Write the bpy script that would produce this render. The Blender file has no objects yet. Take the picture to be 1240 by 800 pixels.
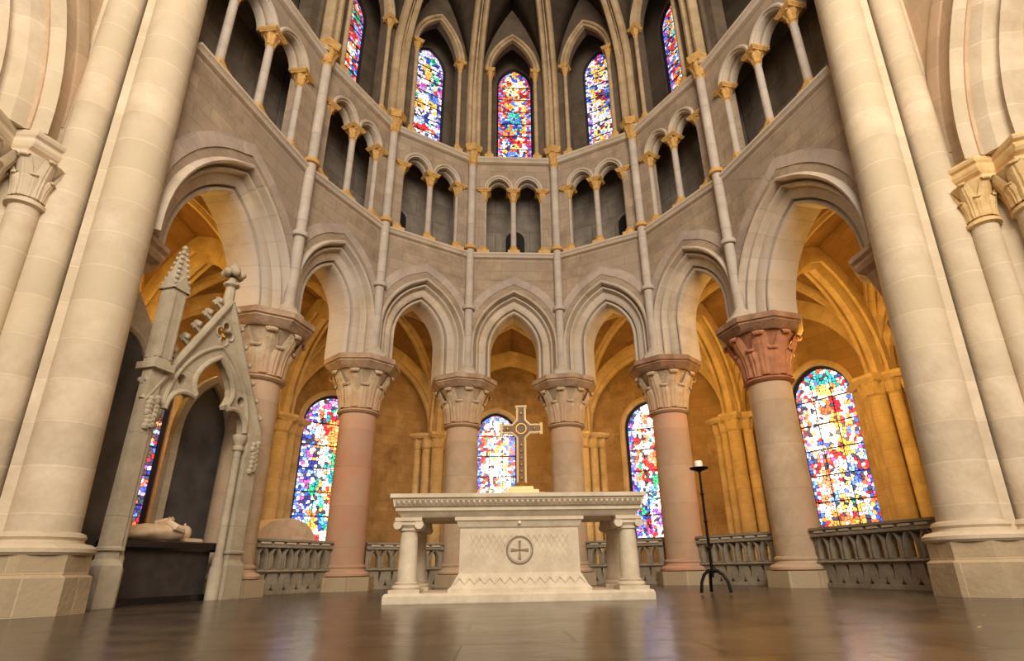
import bpy, math, random
import numpy as np
from mathutils import Vector, Matrix
from mathutils.geometry import tessellate_polygon
random.seed(7)
PI = math.pi
sc = bpy.context.scene
COL = sc.collection

# ---------------------------------------------------------------- camera
CAM = Vector((-0.449, -8.972, 0.393))
PITCH, YAW, ROLL, FPX = 0.37207, 0.060487, -0.016743, 657.93
def make_camera():
    cp, sp = math.cos(PITCH), math.sin(PITCH)
    fw = Vector((math.sin(YAW)*cp, math.cos(YAW)*cp, sp))
    r = Vector((math.cos(YAW), -math.sin(YAW), 0)); u = r.cross(fw)
    c, s = math.cos(ROLL), math.sin(ROLL)
    R_, U_ = r*c+u*s, u*c-r*s
    cd = bpy.data.cameras.new('camera'); o = bpy.data.objects.new('camera', cd); COL.objects.link(o)
    m = Matrix((R_, U_, -fw)).transposed().to_4x4(); m.translation = CAM
    o.matrix_world = m
    cd.sensor_width = 36; cd.lens = FPX/1240*36
    cd.shift_x = -20.11/1240; cd.shift_y = 30.34/1240
    cd.clip_start = .05; cd.clip_end = 200
    sc.camera = o
make_camera()

# ---------------------------------------------------------------- light
sc.view_settings.view_transform = 'Standard'; sc.view_settings.look = 'None'
sc.view_settings.gamma = 1; sc.view_settings.use_curve_mapping = False
sc.view_settings.exposure = 0.12
w = bpy.data.worlds.new('world'); sc.world = w; w.use_nodes = True
w.node_tree.nodes['Background'].inputs[0].default_value = (1.0, .90, .80, 1)
w.node_tree.nodes['Background'].inputs[1].default_value = 0.20

def area(name, loc, target, size, power, col, sy=None):
    l = bpy.data.lights.new(name, 'AREA'); l.shape = 'RECTANGLE'; l.size = size; l.size_y = sy or size
    l.energy = power; l.color = col
    o = bpy.data.objects.new(name, l); COL.objects.link(o); o.location = loc
    o.rotation_euler = (Vector(target)-Vector(loc)).to_track_quat('-Z', 'Y').to_euler()
    return o
def point(name, loc, power, col, rad=.3):
    l = bpy.data.lights.new(name, 'POINT'); l.energy = power; l.color = col; l.shadow_soft_size = rad
    o = bpy.data.objects.new(name, l); COL.objects.link(o); o.location = loc
    return o
area('nave_window_light', (1.5, -20, 13), (0, 3, 7), 12, 4700, (1, .90, .78))
area('transept_light_left', (-4.2, -9, 9), (-6.4, -2, 6), 3, 170, (1, .90, .76))
area('transept_light_right', (4.2, -9, 9), (6.4, -2, 6), 3, 230, (1, .87, .68))
ORANGE = (1, .60, .13)
for ang, p in ((-75, 75), (-45, 48), (-15, 48), (15, 105), (45, 140), (75, 150)):
    a = math.radians(ang)
    point('ambulatory_lamp', (6.45*math.sin(a), 6.45*math.cos(a), 4.5), p, ORANGE, .12)
point('ambulatory_lamp', (7.6, .2, 4.2), 105, ORANGE)
point('ambulatory_lamp', (-7.6, .3, 5.0), 120, ORANGE)

# ---------------------------------------------------------------- materials
def lin(c):
    return tuple(((x/255)/12.92 if x/255 <= .04045 else ((x/255+.055)/1.055)**2.4) for x in c)+(1,)
def nodes(name):
    m = bpy.data.materials.new(name); m.use_nodes = True
    nt = m.node_tree; b = nt.nodes['Principled BSDF']
    return m, nt, b
def N(nt, t, **k):
    n = nt.nodes.new(t)
    for a, v in k.items(): setattr(n, a, v)
    return n
def stone(name, c1, c2, c3=None, bw=.62, rh=.30, joint=(.75), jsize=.010, rough=.85, bump=.25, nscale=2.2, vary=.5, patch=None):
    """coursed masonry: brick joints in UV metres + mottling in object space"""
    m, nt, b = nodes(name); L = nt.links.new
    uv = N(nt, 'ShaderNodeUVMap'); tc = N(nt, 'ShaderNodeTexCoord')
    n1 = N(nt, 'ShaderNodeTexNoise'); n1.inputs['Scale'].default_value = nscale; n1.inputs['Detail'].default_value = 6; n1.inputs['Roughness'].default_value = .65
    L(tc.outputs['Object'], n1.inputs['Vector'])
    r1 = N(nt, 'ShaderNodeValToRGB'); r1.color_ramp.elements[0].position = .32; r1.color_ramp.elements[1].position = .70
    r1.color_ramp.elements[0].color = lin(c2); r1.color_ramp.elements[1].color = lin(c1)
    L(n1.outputs['Fac'], r1.inputs['Fac'])
    col = r1.outputs['Color']
    if c3:
        n3 = N(nt, 'ShaderNodeTexNoise'); n3.inputs['Scale'].default_value = patch or .6; n3.inputs['Detail'].default_value = 3
        L(tc.outputs['Object'], n3.inputs['Vector'])
        r3 = N(nt, 'ShaderNodeValToRGB'); r3.color_ramp.elements[0].position = .45; r3.color_ramp.elements[1].position = .62
        L(n3.outputs['Fac'], r3.inputs['Fac'])
        mx = N(nt, 'ShaderNodeMix', data_type='RGBA'); L(r3.outputs['Color'], mx.inputs['Factor'])
        L(col, mx.inputs['A']); mx.inputs['B'].default_value = lin(c3); col = mx.outputs['Result']
    bt = N(nt, 'ShaderNodeTexBrick'); L(uv.outputs['UV'], bt.inputs['Vector'])
    bt.inputs['Scale'].default_value = 1; bt.inputs['Brick Width'].default_value = bw; bt.inputs['Row Height'].default_value = rh
    bt.inputs['Mortar Size'].default_value = jsize; bt.inputs['Mortar Smooth'].default_value = .3; bt.inputs['Bias'].default_value = 0
    v = vary*.3
    bt.inputs['Color1'].default_value = (1-v, 1-v, 1-v, 1); bt.inputs['Color2'].default_value = (1+v*.4, 1+v*.35, 1+v*.3, 1)
    bt.inputs['Mortar'].default_value = (joint, joint, joint, 1)
    mm = N(nt, 'ShaderNodeMix', data_type='RGBA', blend_type='MULTIPLY'); mm.inputs['Factor'].default_value = 1
    L(col, mm.inputs['A']); L(bt.outputs['Color'], mm.inputs['B'])
    L(mm.outputs['Result'], b.inputs['Base Color'])
    b.inputs['Roughness'].default_value = rough
    b.inputs['Specular IOR Level'].default_value = .25
    n2 = N(nt, 'ShaderNodeTexNoise'); n2.inputs['Scale'].default_value = 18; n2.inputs['Detail'].default_value = 5
    L(tc.outputs['Object'], n2.inputs['Vector'])
    ad = N(nt, 'ShaderNodeMath', operation='SUBTRACT'); L(n2.outputs['Fac'], ad.inputs[0]); L(bt.outputs['Fac'], ad.inputs[1])
    bp = N(nt, 'ShaderNodeBump'); bp.inputs['Strength'].default_value = bump; bp.inputs['Distance'].default_value = .02
    L(ad.outputs[0], bp.inputs['Height']); L(bp.outputs['Normal'], b.inputs['Normal'])
    return m
def plain(name, c, rough=.5, metal=0, c2=None, scale=6, bump=0):
    m, nt, b = nodes(name); L = nt.links.new
    b.inputs['Roughness'].default_value = rough; b.inputs['Metallic'].default_value = metal
    tc = N(nt, 'ShaderNodeTexCoord'); n1 = N(nt, 'ShaderNodeTexNoise'); n1.inputs['Scale'].default_value = scale; n1.inputs['Detail'].default_value = 5
    L(tc.outputs['Object'], n1.inputs['Vector'])
    r1 = N(nt, 'ShaderNodeValToRGB'); r1.color_ramp.elements[0].position = .3; r1.color_ramp.elements[1].position = .7
    r1.color_ramp.elements[0].color = lin(c2 or c); r1.color_ramp.elements[1].color = lin(c)
    L(n1.outputs['Fac'], r1.inputs['Fac']); L(r1.outputs['Color'], b.inputs['Base Color'])
    if bump:
        bp = N(nt, 'ShaderNodeBump'); bp.inputs['Strength'].default_value = bump; bp.inputs['Distance'].default_value = .02
        L(n1.outputs['Fac'], bp.inputs['Height']); L(bp.outputs['Normal'], b.inputs['Normal'])
    return m
M = {}
M['wall'] = stone('grey_masonry', (174, 152, 127), (138, 119, 99), (158, 139, 119), bw=.7, rh=.3, joint=.74, vary=.45)
M['mould'] = stone('pale_moulding', (203, 184, 160), (174, 156, 134), (190, 176, 160), bw=9, rh=.42, joint=.84, vary=.3)
M['band'] = stone('voussoir_band', (186, 167, 151), (160, 143, 129), bw=9, rh=.36, joint=.86, vary=.3)
M['pier'] = stone('cream_pier_stone', (216, 198, 172), (190, 170, 142), (200, 182, 152), bw=9, rh=.52, joint=1.08, jsize=.012, vary=.35)
M['pierwall'] = stone('cream_wall_stone', (204, 180, 150), (182, 156, 126), (196, 166, 136), bw=.8, rh=.4, joint=1.08, vary=.35)
M['plinth'] = stone('plinth_stone', (196, 172, 138), (160, 138, 108), (178, 158, 128), bw=.8, rh=.42, joint=1.12, vary=.6, bump=.4)
M['ochre'] = stone('ochre_capital_stone', (212, 170, 104), (178, 132, 70), bw=9, rh=9, vary=0, bump=.4, nscale=7)
M['ochre_pale'] = stone('pale_ochre_stone', (224, 196, 146), (196, 160, 106), bw=9, rh=9, vary=0, bump=.4, nscale=6)
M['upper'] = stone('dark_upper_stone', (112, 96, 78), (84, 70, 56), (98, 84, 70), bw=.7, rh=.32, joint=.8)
M['vault'] = stone('dark_vault_stone', (84, 70, 56), (62, 52, 42), bw=.5, rh=.25, joint=.85)  # plain darker brown than the clerestory stone, even over the whole vault
M['rib'] = stone('vault_rib_stone', (196, 170, 134), (160, 134, 100), bw=9, rh=.5, joint=.8, vary=.3)
M['passage'] = stone('passage_stone', (150, 138, 124), (116, 104, 92), bw=.9, rh=.7, joint=.6, jsize=.014, vary=.6)
M['amb'] = stone('ambulatory_stone', (182, 148, 100), (132, 100, 62), (158, 122, 78), bw=.6, rh=.3, joint=.8)  # same stone as elsewhere, with the orange lamp glow put into its colour
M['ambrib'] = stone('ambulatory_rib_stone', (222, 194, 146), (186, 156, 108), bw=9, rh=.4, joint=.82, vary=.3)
M['shaft'] = stone('wall_shaft_stone', (198, 184, 168), (170, 156, 142), bw=9, rh=1.2, joint=.7, vary=.3)
M['abacus'] = stone('abacus_stone', (188, 160, 132), (150, 122, 98), bw=9, rh=9, vary=0, bump=.5, nscale=4)
M['abacus_brown'] = stone('brown_abacus_stone', (166, 128, 100), (128, 96, 74), bw=9, rh=9, vary=0, bump=.5, nscale=4)
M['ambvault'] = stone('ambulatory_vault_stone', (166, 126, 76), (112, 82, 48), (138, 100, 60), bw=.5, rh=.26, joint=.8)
M['col_beige'] = stone('beige_column_stone', (196, 172, 144), (170, 146, 118), (190, 158, 130), bw=9, rh=.85, joint=.85, vary=.3)
M['col_red'] = stone('reddish_column_stone', (186, 128, 102), (176, 146, 120), (184, 150, 126), bw=9, rh=.85, joint=.85, vary=.3, nscale=1.4)
M['col_rose'] = stone('rose_column_stone', (192, 158, 130), (172, 142, 114), (188, 140, 112), bw=9, rh=.85, joint=.85, vary=.3, nscale=1.4)
M['cap_pale'] = stone('pale_capital_stone', (206, 184, 154), (160, 138, 110), (190, 156, 124), bw=9, rh=9, vary=0, bump=.5, nscale=5)
M['cap_red'] = stone('terracotta_capital_stone', (192, 132, 96), (158, 106, 76), bw=9, rh=9, vary=0, bump=.5, nscale=5)
M['altar'] = stone('altar_limestone', (219, 203, 177), (192, 175, 149), bw=9, rh=9, vary=0, bump=.2, nscale=4)
M['altar_dark'] = plain('incised_line_dark', (150, 132, 108), .9, c2=(128, 110, 88))
M['tomb'] = stone('tomb_stone', (190, 176, 152), (160, 146, 122), bw=9, rh=1.1, joint=.8, vary=.2, bump=.35)
M['black'] = plain('black_marble', (62, 56, 54), .45, c2=(40, 36, 36), scale=5)
M['slab'] = plain('black_slab', (24, 22, 22), .25, c2=(14, 13, 13))
M['slate'] = plain('slate_panel', (92, 86, 82), .6, c2=(58, 55, 54), scale=2.2)
M['alabaster'] = plain('alabaster', (222, 196, 164), .55, c2=(196, 166, 134), scale=5)
M['balus'] = stone('balustrade_stone', (150, 138, 118), (118, 106, 90), bw=9, rh=9, vary=0, bump=.4, nscale=4)
M['iron'] = plain('black_iron', (26, 22, 22), .45, .8)
M['wax'] = plain('white_wax', (240, 230, 212), .5)
M['gold'] = plain('gilt_metal', (214, 168, 84), .35, .8, c2=(170, 120, 50), scale=20)
M['goldlace'] = plain('pale_gilt_edge', (236, 208, 150), .4, .3)
M['darkwood'] = plain('dark_cross_panel', (120, 82, 44), .5, c2=(78, 52, 28))
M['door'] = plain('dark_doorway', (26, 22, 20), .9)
M['lead'] = plain('lead_bars', (22, 20, 22), .7)
def floor_mat():
    m, nt, b = nodes('polished_floor_slabs'); L = nt.links.new
    uv = N(nt, 'ShaderNodeUVMap'); tc = N(nt, 'ShaderNodeTexCoord')
    bt = N(nt, 'ShaderNodeTexBrick'); L(uv.outputs['UV'], bt.inputs['Vector'])
    bt.inputs['Scale'].default_value = 1; bt.inputs['Brick Width'].default_value = 1.3; bt.inputs['Row Height'].default_value = .62
    bt.inputs['Mortar Size'].default_value = .012; bt.inputs['Mortar Smooth'].default_value = .4
    bt.inputs['Color1'].default_value = (.8, .8, .8, 1); bt.inputs['Color2'].default_value = (1.1, 1.08, 1.05, 1); bt.inputs['Mortar'].default_value = (.35, .33, .3, 1)
    n1 = N(nt, 'ShaderNodeTexNoise'); n1.inputs['Scale'].default_value = 1.6; n1.inputs['Detail'].default_value = 8; n1.inputs['Roughness'].default_value = .7
    L(tc.outputs['Object'], n1.inputs['Vector'])
    r1 = N(nt, 'ShaderNodeValToRGB'); r1.color_ramp.elements[0].position = .34; r1.color_ramp.elements[1].position = .72
    r1.color_ramp.elements[0].color = lin((52, 44, 37)); r1.color_ramp.elements[1].color = lin((94, 81, 68))
    L(n1.outputs['Fac'], r1.inputs['Fac'])
    mm = N(nt, 'ShaderNodeMix', data_type='RGBA', blend_type='MULTIPLY'); mm.inputs['Factor'].default_value = 1
    L(r1.outputs['Color'], mm.inputs['A']); L(bt.outputs['Color'], mm.inputs['B']); L(mm.outputs['Result'], b.inputs['Base Color'])
    rr = N(nt, 'ShaderNodeMapRange'); rr.inputs['To Min'].default_value = .12; rr.inputs['To Max'].default_value = .34
    L(n1.outputs['Fac'], rr.inputs['Value']); L(rr.outputs['Result'], b.inputs['Roughness'])
    n2 = N(nt, 'ShaderNodeTexNoise'); n2.inputs['Scale'].default_value = 3.0; n2.inputs['Detail'].default_value = 4
    L(tc.outputs['Object'], n2.inputs['Vector'])
    ad = N(nt, 'ShaderNodeMath', operation='SUBTRACT'); L(n2.outputs['Fac'], ad.inputs[0]); L(bt.outputs['Fac'], ad.inputs[1])
    bp = N(nt, 'ShaderNodeBump'); bp.inputs['Strength'].default_value = .35; bp.inputs['Distance'].default_value = .02
    L(ad.outputs[0], bp.inputs['Height']); L(bp.outputs['Normal'], b.inputs['Normal'])
    b.inputs['Specular IOR Level'].default_value = .6
    return m
M['floor'] = floor_mat()
def glass_mat(name, strength):
    m, nt, b = nodes(name); L = nt.links.new
    at = N(nt, 'ShaderNodeAttribute', attribute_name='pane')
    L(at.outputs['Color'], b.inputs['Base Color']); L(at.outputs['Color'], b.inputs['Emission Color'])
    b.inputs['Emission Strength'].default_value = strength; b.inputs['Roughness'].default_value = .3
    return m
M['glass'] = glass_mat('stained_glass', 2.1)
M['glass_high'] = glass_mat('stained_glass_high', 1.2)

# ---------------------------------------------------------------- mesh builder
class MB:
    def __init__(s): s.v = []; s.f = []; s.uv = []
    def add(s, verts, faces, uvs=None):
        o = len(s.v); s.v += [tuple(p) for p in verts]
        for i, f in enumerate(faces):
            s.f.append(tuple(o+k for k in f)); s.uv.append(uvs[i] if uvs else None)
    def xform(s, fn):
        s.v = [tuple(fn(Vector(p))) for p in s.v]; return s
    def box(s, x0, x1, y0, y1, z0, z1):
        v = [(x0,y0,z0),(x1,y0,z0),(x1,y1,z0),(x0,y1,z0),(x0,y0,z1),(x1,y0,z1),(x1,y1,z1),(x0,y1,z1)]
        s.add(v, [(0,3,2,1),(4,5,6,7),(0,1,5,4),(1,2,6,5),(2,3,7,6),(3,0,4,7)])
    def loft(s, rings, close=True, cap=True):
        n = len(rings[0]); v = [p for r in rings for p in r]; f = []
        for i in range(len(rings)-1):
            for j in range(n if close else n-1):
                a = i*n+j; b = i*n+(j+1) % n
                f.append((a, b, b+n, a+n))
        if cap:
            f.append(tuple(range(n-1, -1, -1))); f.append(tuple((len(rings)-1)*n+k for k in range(n)))
        s.add(v, f)
    def lathe(s, prof, n=24, c=(0, 0), rot=0):
        s.loft([[(c[0]+r*math.cos(rot+2*PI*k/n), c[1]+r*math.sin(rot+2*PI*k/n), z) for k in range(n)] for r, z in prof])
    def prism(s, poly, z0, z1):
        s.loft([[(x, y, z0) for x, y in poly], [(x, y, z1) for x, y in poly]])
    def tube(s, pts, r, n=8, cap=True):
        pts = [Vector(p) for p in pts]; rings = []; up = None
        for i, p in enumerate(pts):
            t = (pts[min(i+1, len(pts)-1)]-pts[max(i-1, 0)]).normalized()
            if up is None: up = Vector((0, 0, 1)) if abs(t.z) < .9 else Vector((1, 0, 0))
            a = t.cross(up).normalized(); up = a.cross(t).normalized()
            rr = r[i] if isinstance(r, (list, tuple)) else r
            rings.append([p+a*(rr*math.cos(2*PI*k/n))+up*(rr*math.sin(2*PI*k/n)) for k in range(n)])
        s.loft(rings, cap=cap)
    def sphere(s, c, r, n=10, m=6, sq=(1, 1, 1)):
        s.loft([[(c[0]+sq[0]*r*math.sin(PI*i/m+1e-3)*math.cos(2*PI*k/n), c[1]+sq[1]*r*math.sin(PI*i/m+1e-3)*math.sin(2*PI*k/n), c[2]-sq[2]*r*math.cos(PI*i/m)) for k in range(n)] for i in range(m+1)])
    def ribsweep(s, pts, side, prof):
        """planar curve; side = horizontal unit vector across it; prof points (across, down)"""
        pts = [Vector(p) for p in pts]; side = Vector(side).normalized(); rings = []; n = len(prof); L = 0; Ls = []
        for i, p in enumerate(pts):
            t = (pts[min(i+1, len(pts)-1)]-pts[max(i-1, 0)]).normalized(); nn = side.cross(t)
            rings.append([p+side*a+nn*b for a, b in prof])
            if i: L += (p-pts[i-1]).length
            Ls.append(L)
        v = [p for r in rings for p in r]; f = []; uv = []
        for i in range(len(rings)-1):
            for j in range(n):
                k = (j+1) % n
                f.append((i*n+j, i*n+k, (i+1)*n+k, (i+1)*n+j))
                uv.append([(j*.05, Ls[i]), (j*.05+.05, Ls[i]), (j*.05+.05, Ls[i+1]), (j*.05, Ls[i+1])])
        f.append(tuple(range(n-1, -1, -1))); uv.append(None)
        f.append(tuple((len(rings)-1)*n+k for k in range(n))); uv.append(None)
        s.add(v, f, uv)
    def mesh(s, name, smooth=38):
        me = bpy.data.meshes.new(name); me.from_pydata(s.v, [], s.f)
        uvl = me.uv_layers.new(name='UVMap'); data = np.zeros(len(me.loops)*2, dtype=np.float32)
        i = 0
        for fi, p in enumerate(me.polygons):
            u = s.uv[fi]
            if u is not None:
                for k in range(p.loop_total): data[2*(i+k)] = u[k][0]; data[2*(i+k)+1] = u[k][1]
            else:
                nx, ny, nz = p.normal
                h = math.hypot(nx, ny)
                for k in range(p.loop_total):
                    q = s.v[s.f[fi][k]]
                    if abs(nz) > .75 or h < 1e-6: data[2*(i+k)] = q[0]; data[2*(i+k)+1] = q[1]
                    else:
                        data[2*(i+k)] = (-ny*q[0]+nx*q[1])/h+2.2; data[2*(i+k)+1] = q[2]
            i += p.loop_total
        uvl.data.foreach_set('uv', data)
        if smooth:
            me.polygons.foreach_set('use_smooth', [True]*len(me.polygons))
            me.set_sharp_from_angle(angle=math.radians(smooth))
        me.validate(); me.update()
        return me
def link(name, me, mat, parent=None):
    if mat is not None and not me.materials: me.materials.append(mat)
    o = bpy.data.objects.new(name, me); COL.objects.link(o)
    if parent: o.parent = parent
    return o
def obj(name, mb, mat, parent=None, smooth=38, label=None):
    o = link(name, mb.mesh(name, smooth), M[mat] if isinstance(mat, str) else mat, parent)
    if label: o['label'] = label
    return o
def thing(name, label, cat, loc=(0, 0, 0), rotz=0, group=None):
    o = bpy.data.objects.new(name, None); COL.objects.link(o); o.location = loc; o.rotation_euler = (0, 0, rotz)
    o.empty_display_size = .2
    o['label'] = label; o['category'] = cat
    if group: o['group'] = group
    return o
def struct(name, mb, mat, parent=None, smooth=38):
    o = obj(name, mb, mat, parent, smooth)
    if not parent: o['kind'] = 'structure'
    return o
def dup(root, loc, rotz, label, group=None):
    r = root.copy(); COL.objects.link(r); r.location = loc; r.rotation_euler = (0, 0, rotz); r['label'] = label
    if group: r['group'] = group
    for ch in list(root.children):
        c = ch.copy(); COL.objects.link(c); c.parent = r
        for g in list(ch.children):
            d = g.copy(); COL.objects.link(d); d.parent = c
    return r
trim_n = [0]
def trim(mb, mat, smooth=38):
    trim_n[0] += 1
    return struct('trim_%d' % trim_n[0], mb, mat, smooth=smooth)

# ---------------------------------------------------------------- wall frames (s along, z up, d outward)
class Frame:
    def __init__(s, P0, P1, m0=0, m1=0):
        s.P0, s.P1 = Vector((P0[0], P0[1], 0)), Vector((P1[0], P1[1], 0))
        s.L = (s.P1-s.P0).length; s.h = s.L/2; s.e = (s.P1-s.P0)/s.L; s.n = Vector((-s.e.y, s.e.x, 0)); s.mid = (s.P0+s.P1)/2
        s.m0, s.m1 = m0, m1
        s.rot = math.atan2(s.e.y, s.e.x); s.lean = 0
    def pt(s, u, z, d=0, mitre=True):
        if mitre:
            if u <= -s.h+1e-4: u -= d*s.m0
            elif u >= s.h-1e-4: u += d*s.m1
        if s.lean:   # the old walls lean outwards towards the crossing
            f = .5+u/(2*s.h)*(1 if s.lean > 0 else -1)
            d = d+abs(s.lean)*max(0, z-.6)*min(1.1, max(0, f))
        p = s.mid+s.e*u+s.n*d
        return Vector((p.x, p.y, z))
class Local(Frame):
    def __init__(s): s.h = 1e9; s.m0 = s.m1 = 0; s.mid = Vector(); s.e = Vector((1, 0, 0)); s.n = Vector((0, 1, 0)); s.rot = 0; s.lean = 0
LOC = Local()
def panel(mb, F, outer, holes, d0, d1, mitre=True):
    polys = [outer]+list(holes); flat = [p for q in polys for p in q]
    tris = tessellate_polygon([[Vector((a, b, 0)) for a, b in q] for q in polys])
    n = len(flat)
    V = [F.pt(a, b, d0, mitre) for a, b in flat]+[F.pt(a, b, d1, mitre) for a, b in flat]
    f, uv = [], []
    for t in tris:
        a, b, c = [flat[k] for k in t]
        ar = (b[0]-a[0])*(c[1]-a[1])-(b[1]-a[1])*(c[0]-a[0])
        if abs(ar) < 1e-9: continue
        if ar < 0: t = (t[0], t[2], t[1])
        f.append(tuple(t)); uv.append([flat[k] for k in t])
        f.append((t[0]+n, t[2]+n, t[1]+n)); uv.append([flat[k] for k in (t[0], t[2], t[1])])
    o = 0
    for qi, q in enumerate(polys):
        m = len(q); ar = sum(q[i][0]*q[(i+1) % m][1]-q[(i+1) % m][0]*q[i][1] for i in range(m))
        ccw = ar > 0; L = 0
        for i in range(m):
            a, b = o+i, o+(i+1) % m
            l = math.dist(q[i], q[(i+1) % m])
            quad = (a, a+n, b+n, b); w_ = [(0, L), (d1-d0, L), (d1-d0, L+l), (0, L+l)]
            if (qi == 0) == (not ccw): quad = quad[::-1]; w_ = w_[::-1]
            f.append(quad); uv.append(w_); L += l
        o += m
    mb.add(V, f, uv)
def pointed(wd, z0, zs, h, n=10, c=0):
    """pointed arch outline from the left foot over the apex to the right foot: (s, z, ns, nz)"""
    out = [(-wd, z0, -1, 0)]
    h = max(h, wd*1.0001); R = (wd*wd+h*h)/(2*wd); th = math.asin(min(1, h/R)); 
    left = []
    for i in range(n+1):
        t = th*i/n
        left.append((-wd+R*(1-math.cos(t)), zs+R*math.sin(t), -math.cos(t), math.sin(t)))
    s_, z_, a, b = left[-1]
    left[-1] = (0, zs+h, 0, 1/max(b, .2))
    out += left + [(-p[0], p[1], -p[2], p[3]) for p in left[-2::-1]] + [(wd, z0, 1, 0)]
    return [(p[0]+c, p[1], p[2], p[3]) for p in out]
def archsweep(mb, F, path, prof, mitre=False):
    n = len(prof); V, f, uv = [], [], []; L = 0; Ls = []
    for i, (s_, z, a, b) in enumerate(path):
        if i: L += math.dist(path[i-1][:2], (s_, z))
        Ls.append(L)
        V += [F.pt(s_+a*o, z+b*o, d, mitre) for o, d in prof]
    for i in range(len(path)-1):
        for j in range(n):
            k = (j+1) % n
            f.append((i*n+j, i*n+k, (i+1)*n+k, (i+1)*n+j))
            uv.append([(j*.04, Ls[i]), (j*.04+.04, Ls[i]), (j*.04+.04, Ls[i+1]), (j*.04, Ls[i+1])])
    f.append(tuple(range(n-1, -1, -1))); uv.append(None)
    f.append(tuple((len(path)-1)*n+k for k in range(n))); uv.append(None)
    mb.add(V, f, uv)
def outline(path): return [(p[0], p[1]) for p in path]

# ---------------------------------------------------------------- plan
R_COL = 5.3
def pol(deg, r): a = math.radians(deg); return (r*math.sin(a), r*math.cos(a))
AP = 4.82; RV = AP/math.cos(math.radians(15))       # inner wall face
T15 = math.tan(math.radians(15))
PIER_IN = (5.32, -1.93)
bays = {}
angs = [-60, -30, 0, 30, 60]
bname = {-90: 'left straight', -60: 'second left', -30: 'first left', 0: 'central', 30: 'first right', 60: 'second right', 90: 'right straight'}
bdesc = {-60: 'in second bay left of centre', -30: 'in first bay left of centre', 0: 'in the central bay above the altar',
         30: 'in first bay right of centre', 60: 'in second bay right of centre',
         -90: 'in the bay beside the left pier', 90: 'in the bay beside the right pier'}
for a in angs:
    T0 = T1 = T15
    if a == -60: T0 = math.tan(math.radians(9.3))
    if a == 60: T1 = math.tan(math.radians(9.3))
    bays[a] = Frame(pol(a-15, RV), pol(a+15, RV), T0, T1)
bays[-90] = Frame((-PIER_IN[0], PIER_IN[1]), pol(-75, RV), 0, math.tan(math.radians(9.3)))
bays[90] = Frame(pol(75, RV), PIER_IN, math.tan(math.radians(9.3)), 0)
bays[-90].lean = -.048; bays[90].lean = .048
ALL = [-90, -60, -30, 0, 30, 60, 90]
SIDE = {-90: 'left', -60: 'left_curve', -30: 'back_left', 0: 'back', 30: 'back_right', 60: 'right_curve', 90: 'right'}

Z_ABA, Z_S1, Z_S2 = 5.10, 8.96, 12.42

# ---------------------------------------------------------------- floor
mb = MB(); mb.add([(-12, -16, 0), (12, -16, 0), (12, 12, 0), (-12, 12, 0), (-12, -16, -.2), (12, -16, -.2), (12, 12, -.2), (-12, 12, -.2)],
                  [(0, 1, 2, 3), (7, 6, 5, 4), (0, 4, 5, 1), (1, 5, 6, 2), (2, 6, 7, 3), (3, 7, 4, 0)])
struct('floor', mb, 'floor', smooth=None)

# ---------------------------------------------------------------- arcade + triforium + clerestory walls
ARCH_PROF = [(.56, .0), (.56, -.03), (.535, -.09), (.50, -.12), (.465, -.10), (.45, -.04), (.45, .12), (.43, .15), (.41, .12), (.405, .05), (.385, .015), (.355, .02), (.335, .06),
             (.33, .15), (.315, .17), (.27, .16), (.17, .20), (.135, .22), (.13, .34), (.115, .37), (.10, .34), (.095, .28), (.07, .245), (.035, .25), (.01, .29), (.0, .36), (0, .88), (.3, .9), (.56, .9)]
def arcade_dims(a):
    if abs(a) < 90: return dict(w=.66, zs=6.05, h=1.10, c=0, k=1.0)
    return dict(w=1.12, zs=5.20, h=1.86, c=(-.02 if a > 0 else .02), k=1.05)
for a in ALL:
    F = bays[a]; D = arcade_dims(a)
    # lower wall with the arcade arch
    wo = D['w']+.50*D['k']
    path0 = pointed(D['w'], Z_ABA, D['zs'], D['h'], 12, D['c'])
    po = [(p[0]+p[2]*.5*D['k'], p[1]+p[3]*.5*D['k']) for p in path0]
    mb = MB()
    outer = [(-F.h, Z_ABA)]+[(max(-F.h+.01, min(F.h-.01, x)), z) for x, z in po]+[(F.h, Z_ABA), (F.h, Z_S1-.05), (-F.h, Z_S1-.05)]
    panel(mb, F, outer, [], 0, .88)
    struct('wall_'+SIDE[a], mb, 'wall', smooth=None)
    mb = MB(); archsweep(mb, F, path0, [(x*D['k'], d) for x, d in ARCH_PROF]); trim(mb, 'mould')
    # flush voussoir band above the hood
    mb = MB(); lim = F.h-.1
    pb = pointed(D['w'], D['zs']+.2, D['zs']+.21, D['h']-.05, 12, D['c'])
    archsweep(mb, F, pb, [(.84*D['k'], -.018), (.60*D['k'], -.018), (.60*D['k'], .01), (.84*D['k'], .01)])
    mb.v = [tuple(p) for p in mb.v]; trim(mb, 'band')
# springer blocks above each column
for k in (-75, -45, -15, 15, 45, 75):
    mb = MB(); mb.prism([(pol(k, 5.02)[0]+.0, pol(k, 5.02)[1])] + [(pol(k, 5.35)[0]+.35*math.cos(math.radians(-k+t)), pol(k, 5.35)[1]+.35*math.sin(math.radians(-k+t))) for t in (0, 60, 120, 180)], Z_ABA, 8.9)
    trim(mb, 'mould')

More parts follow.
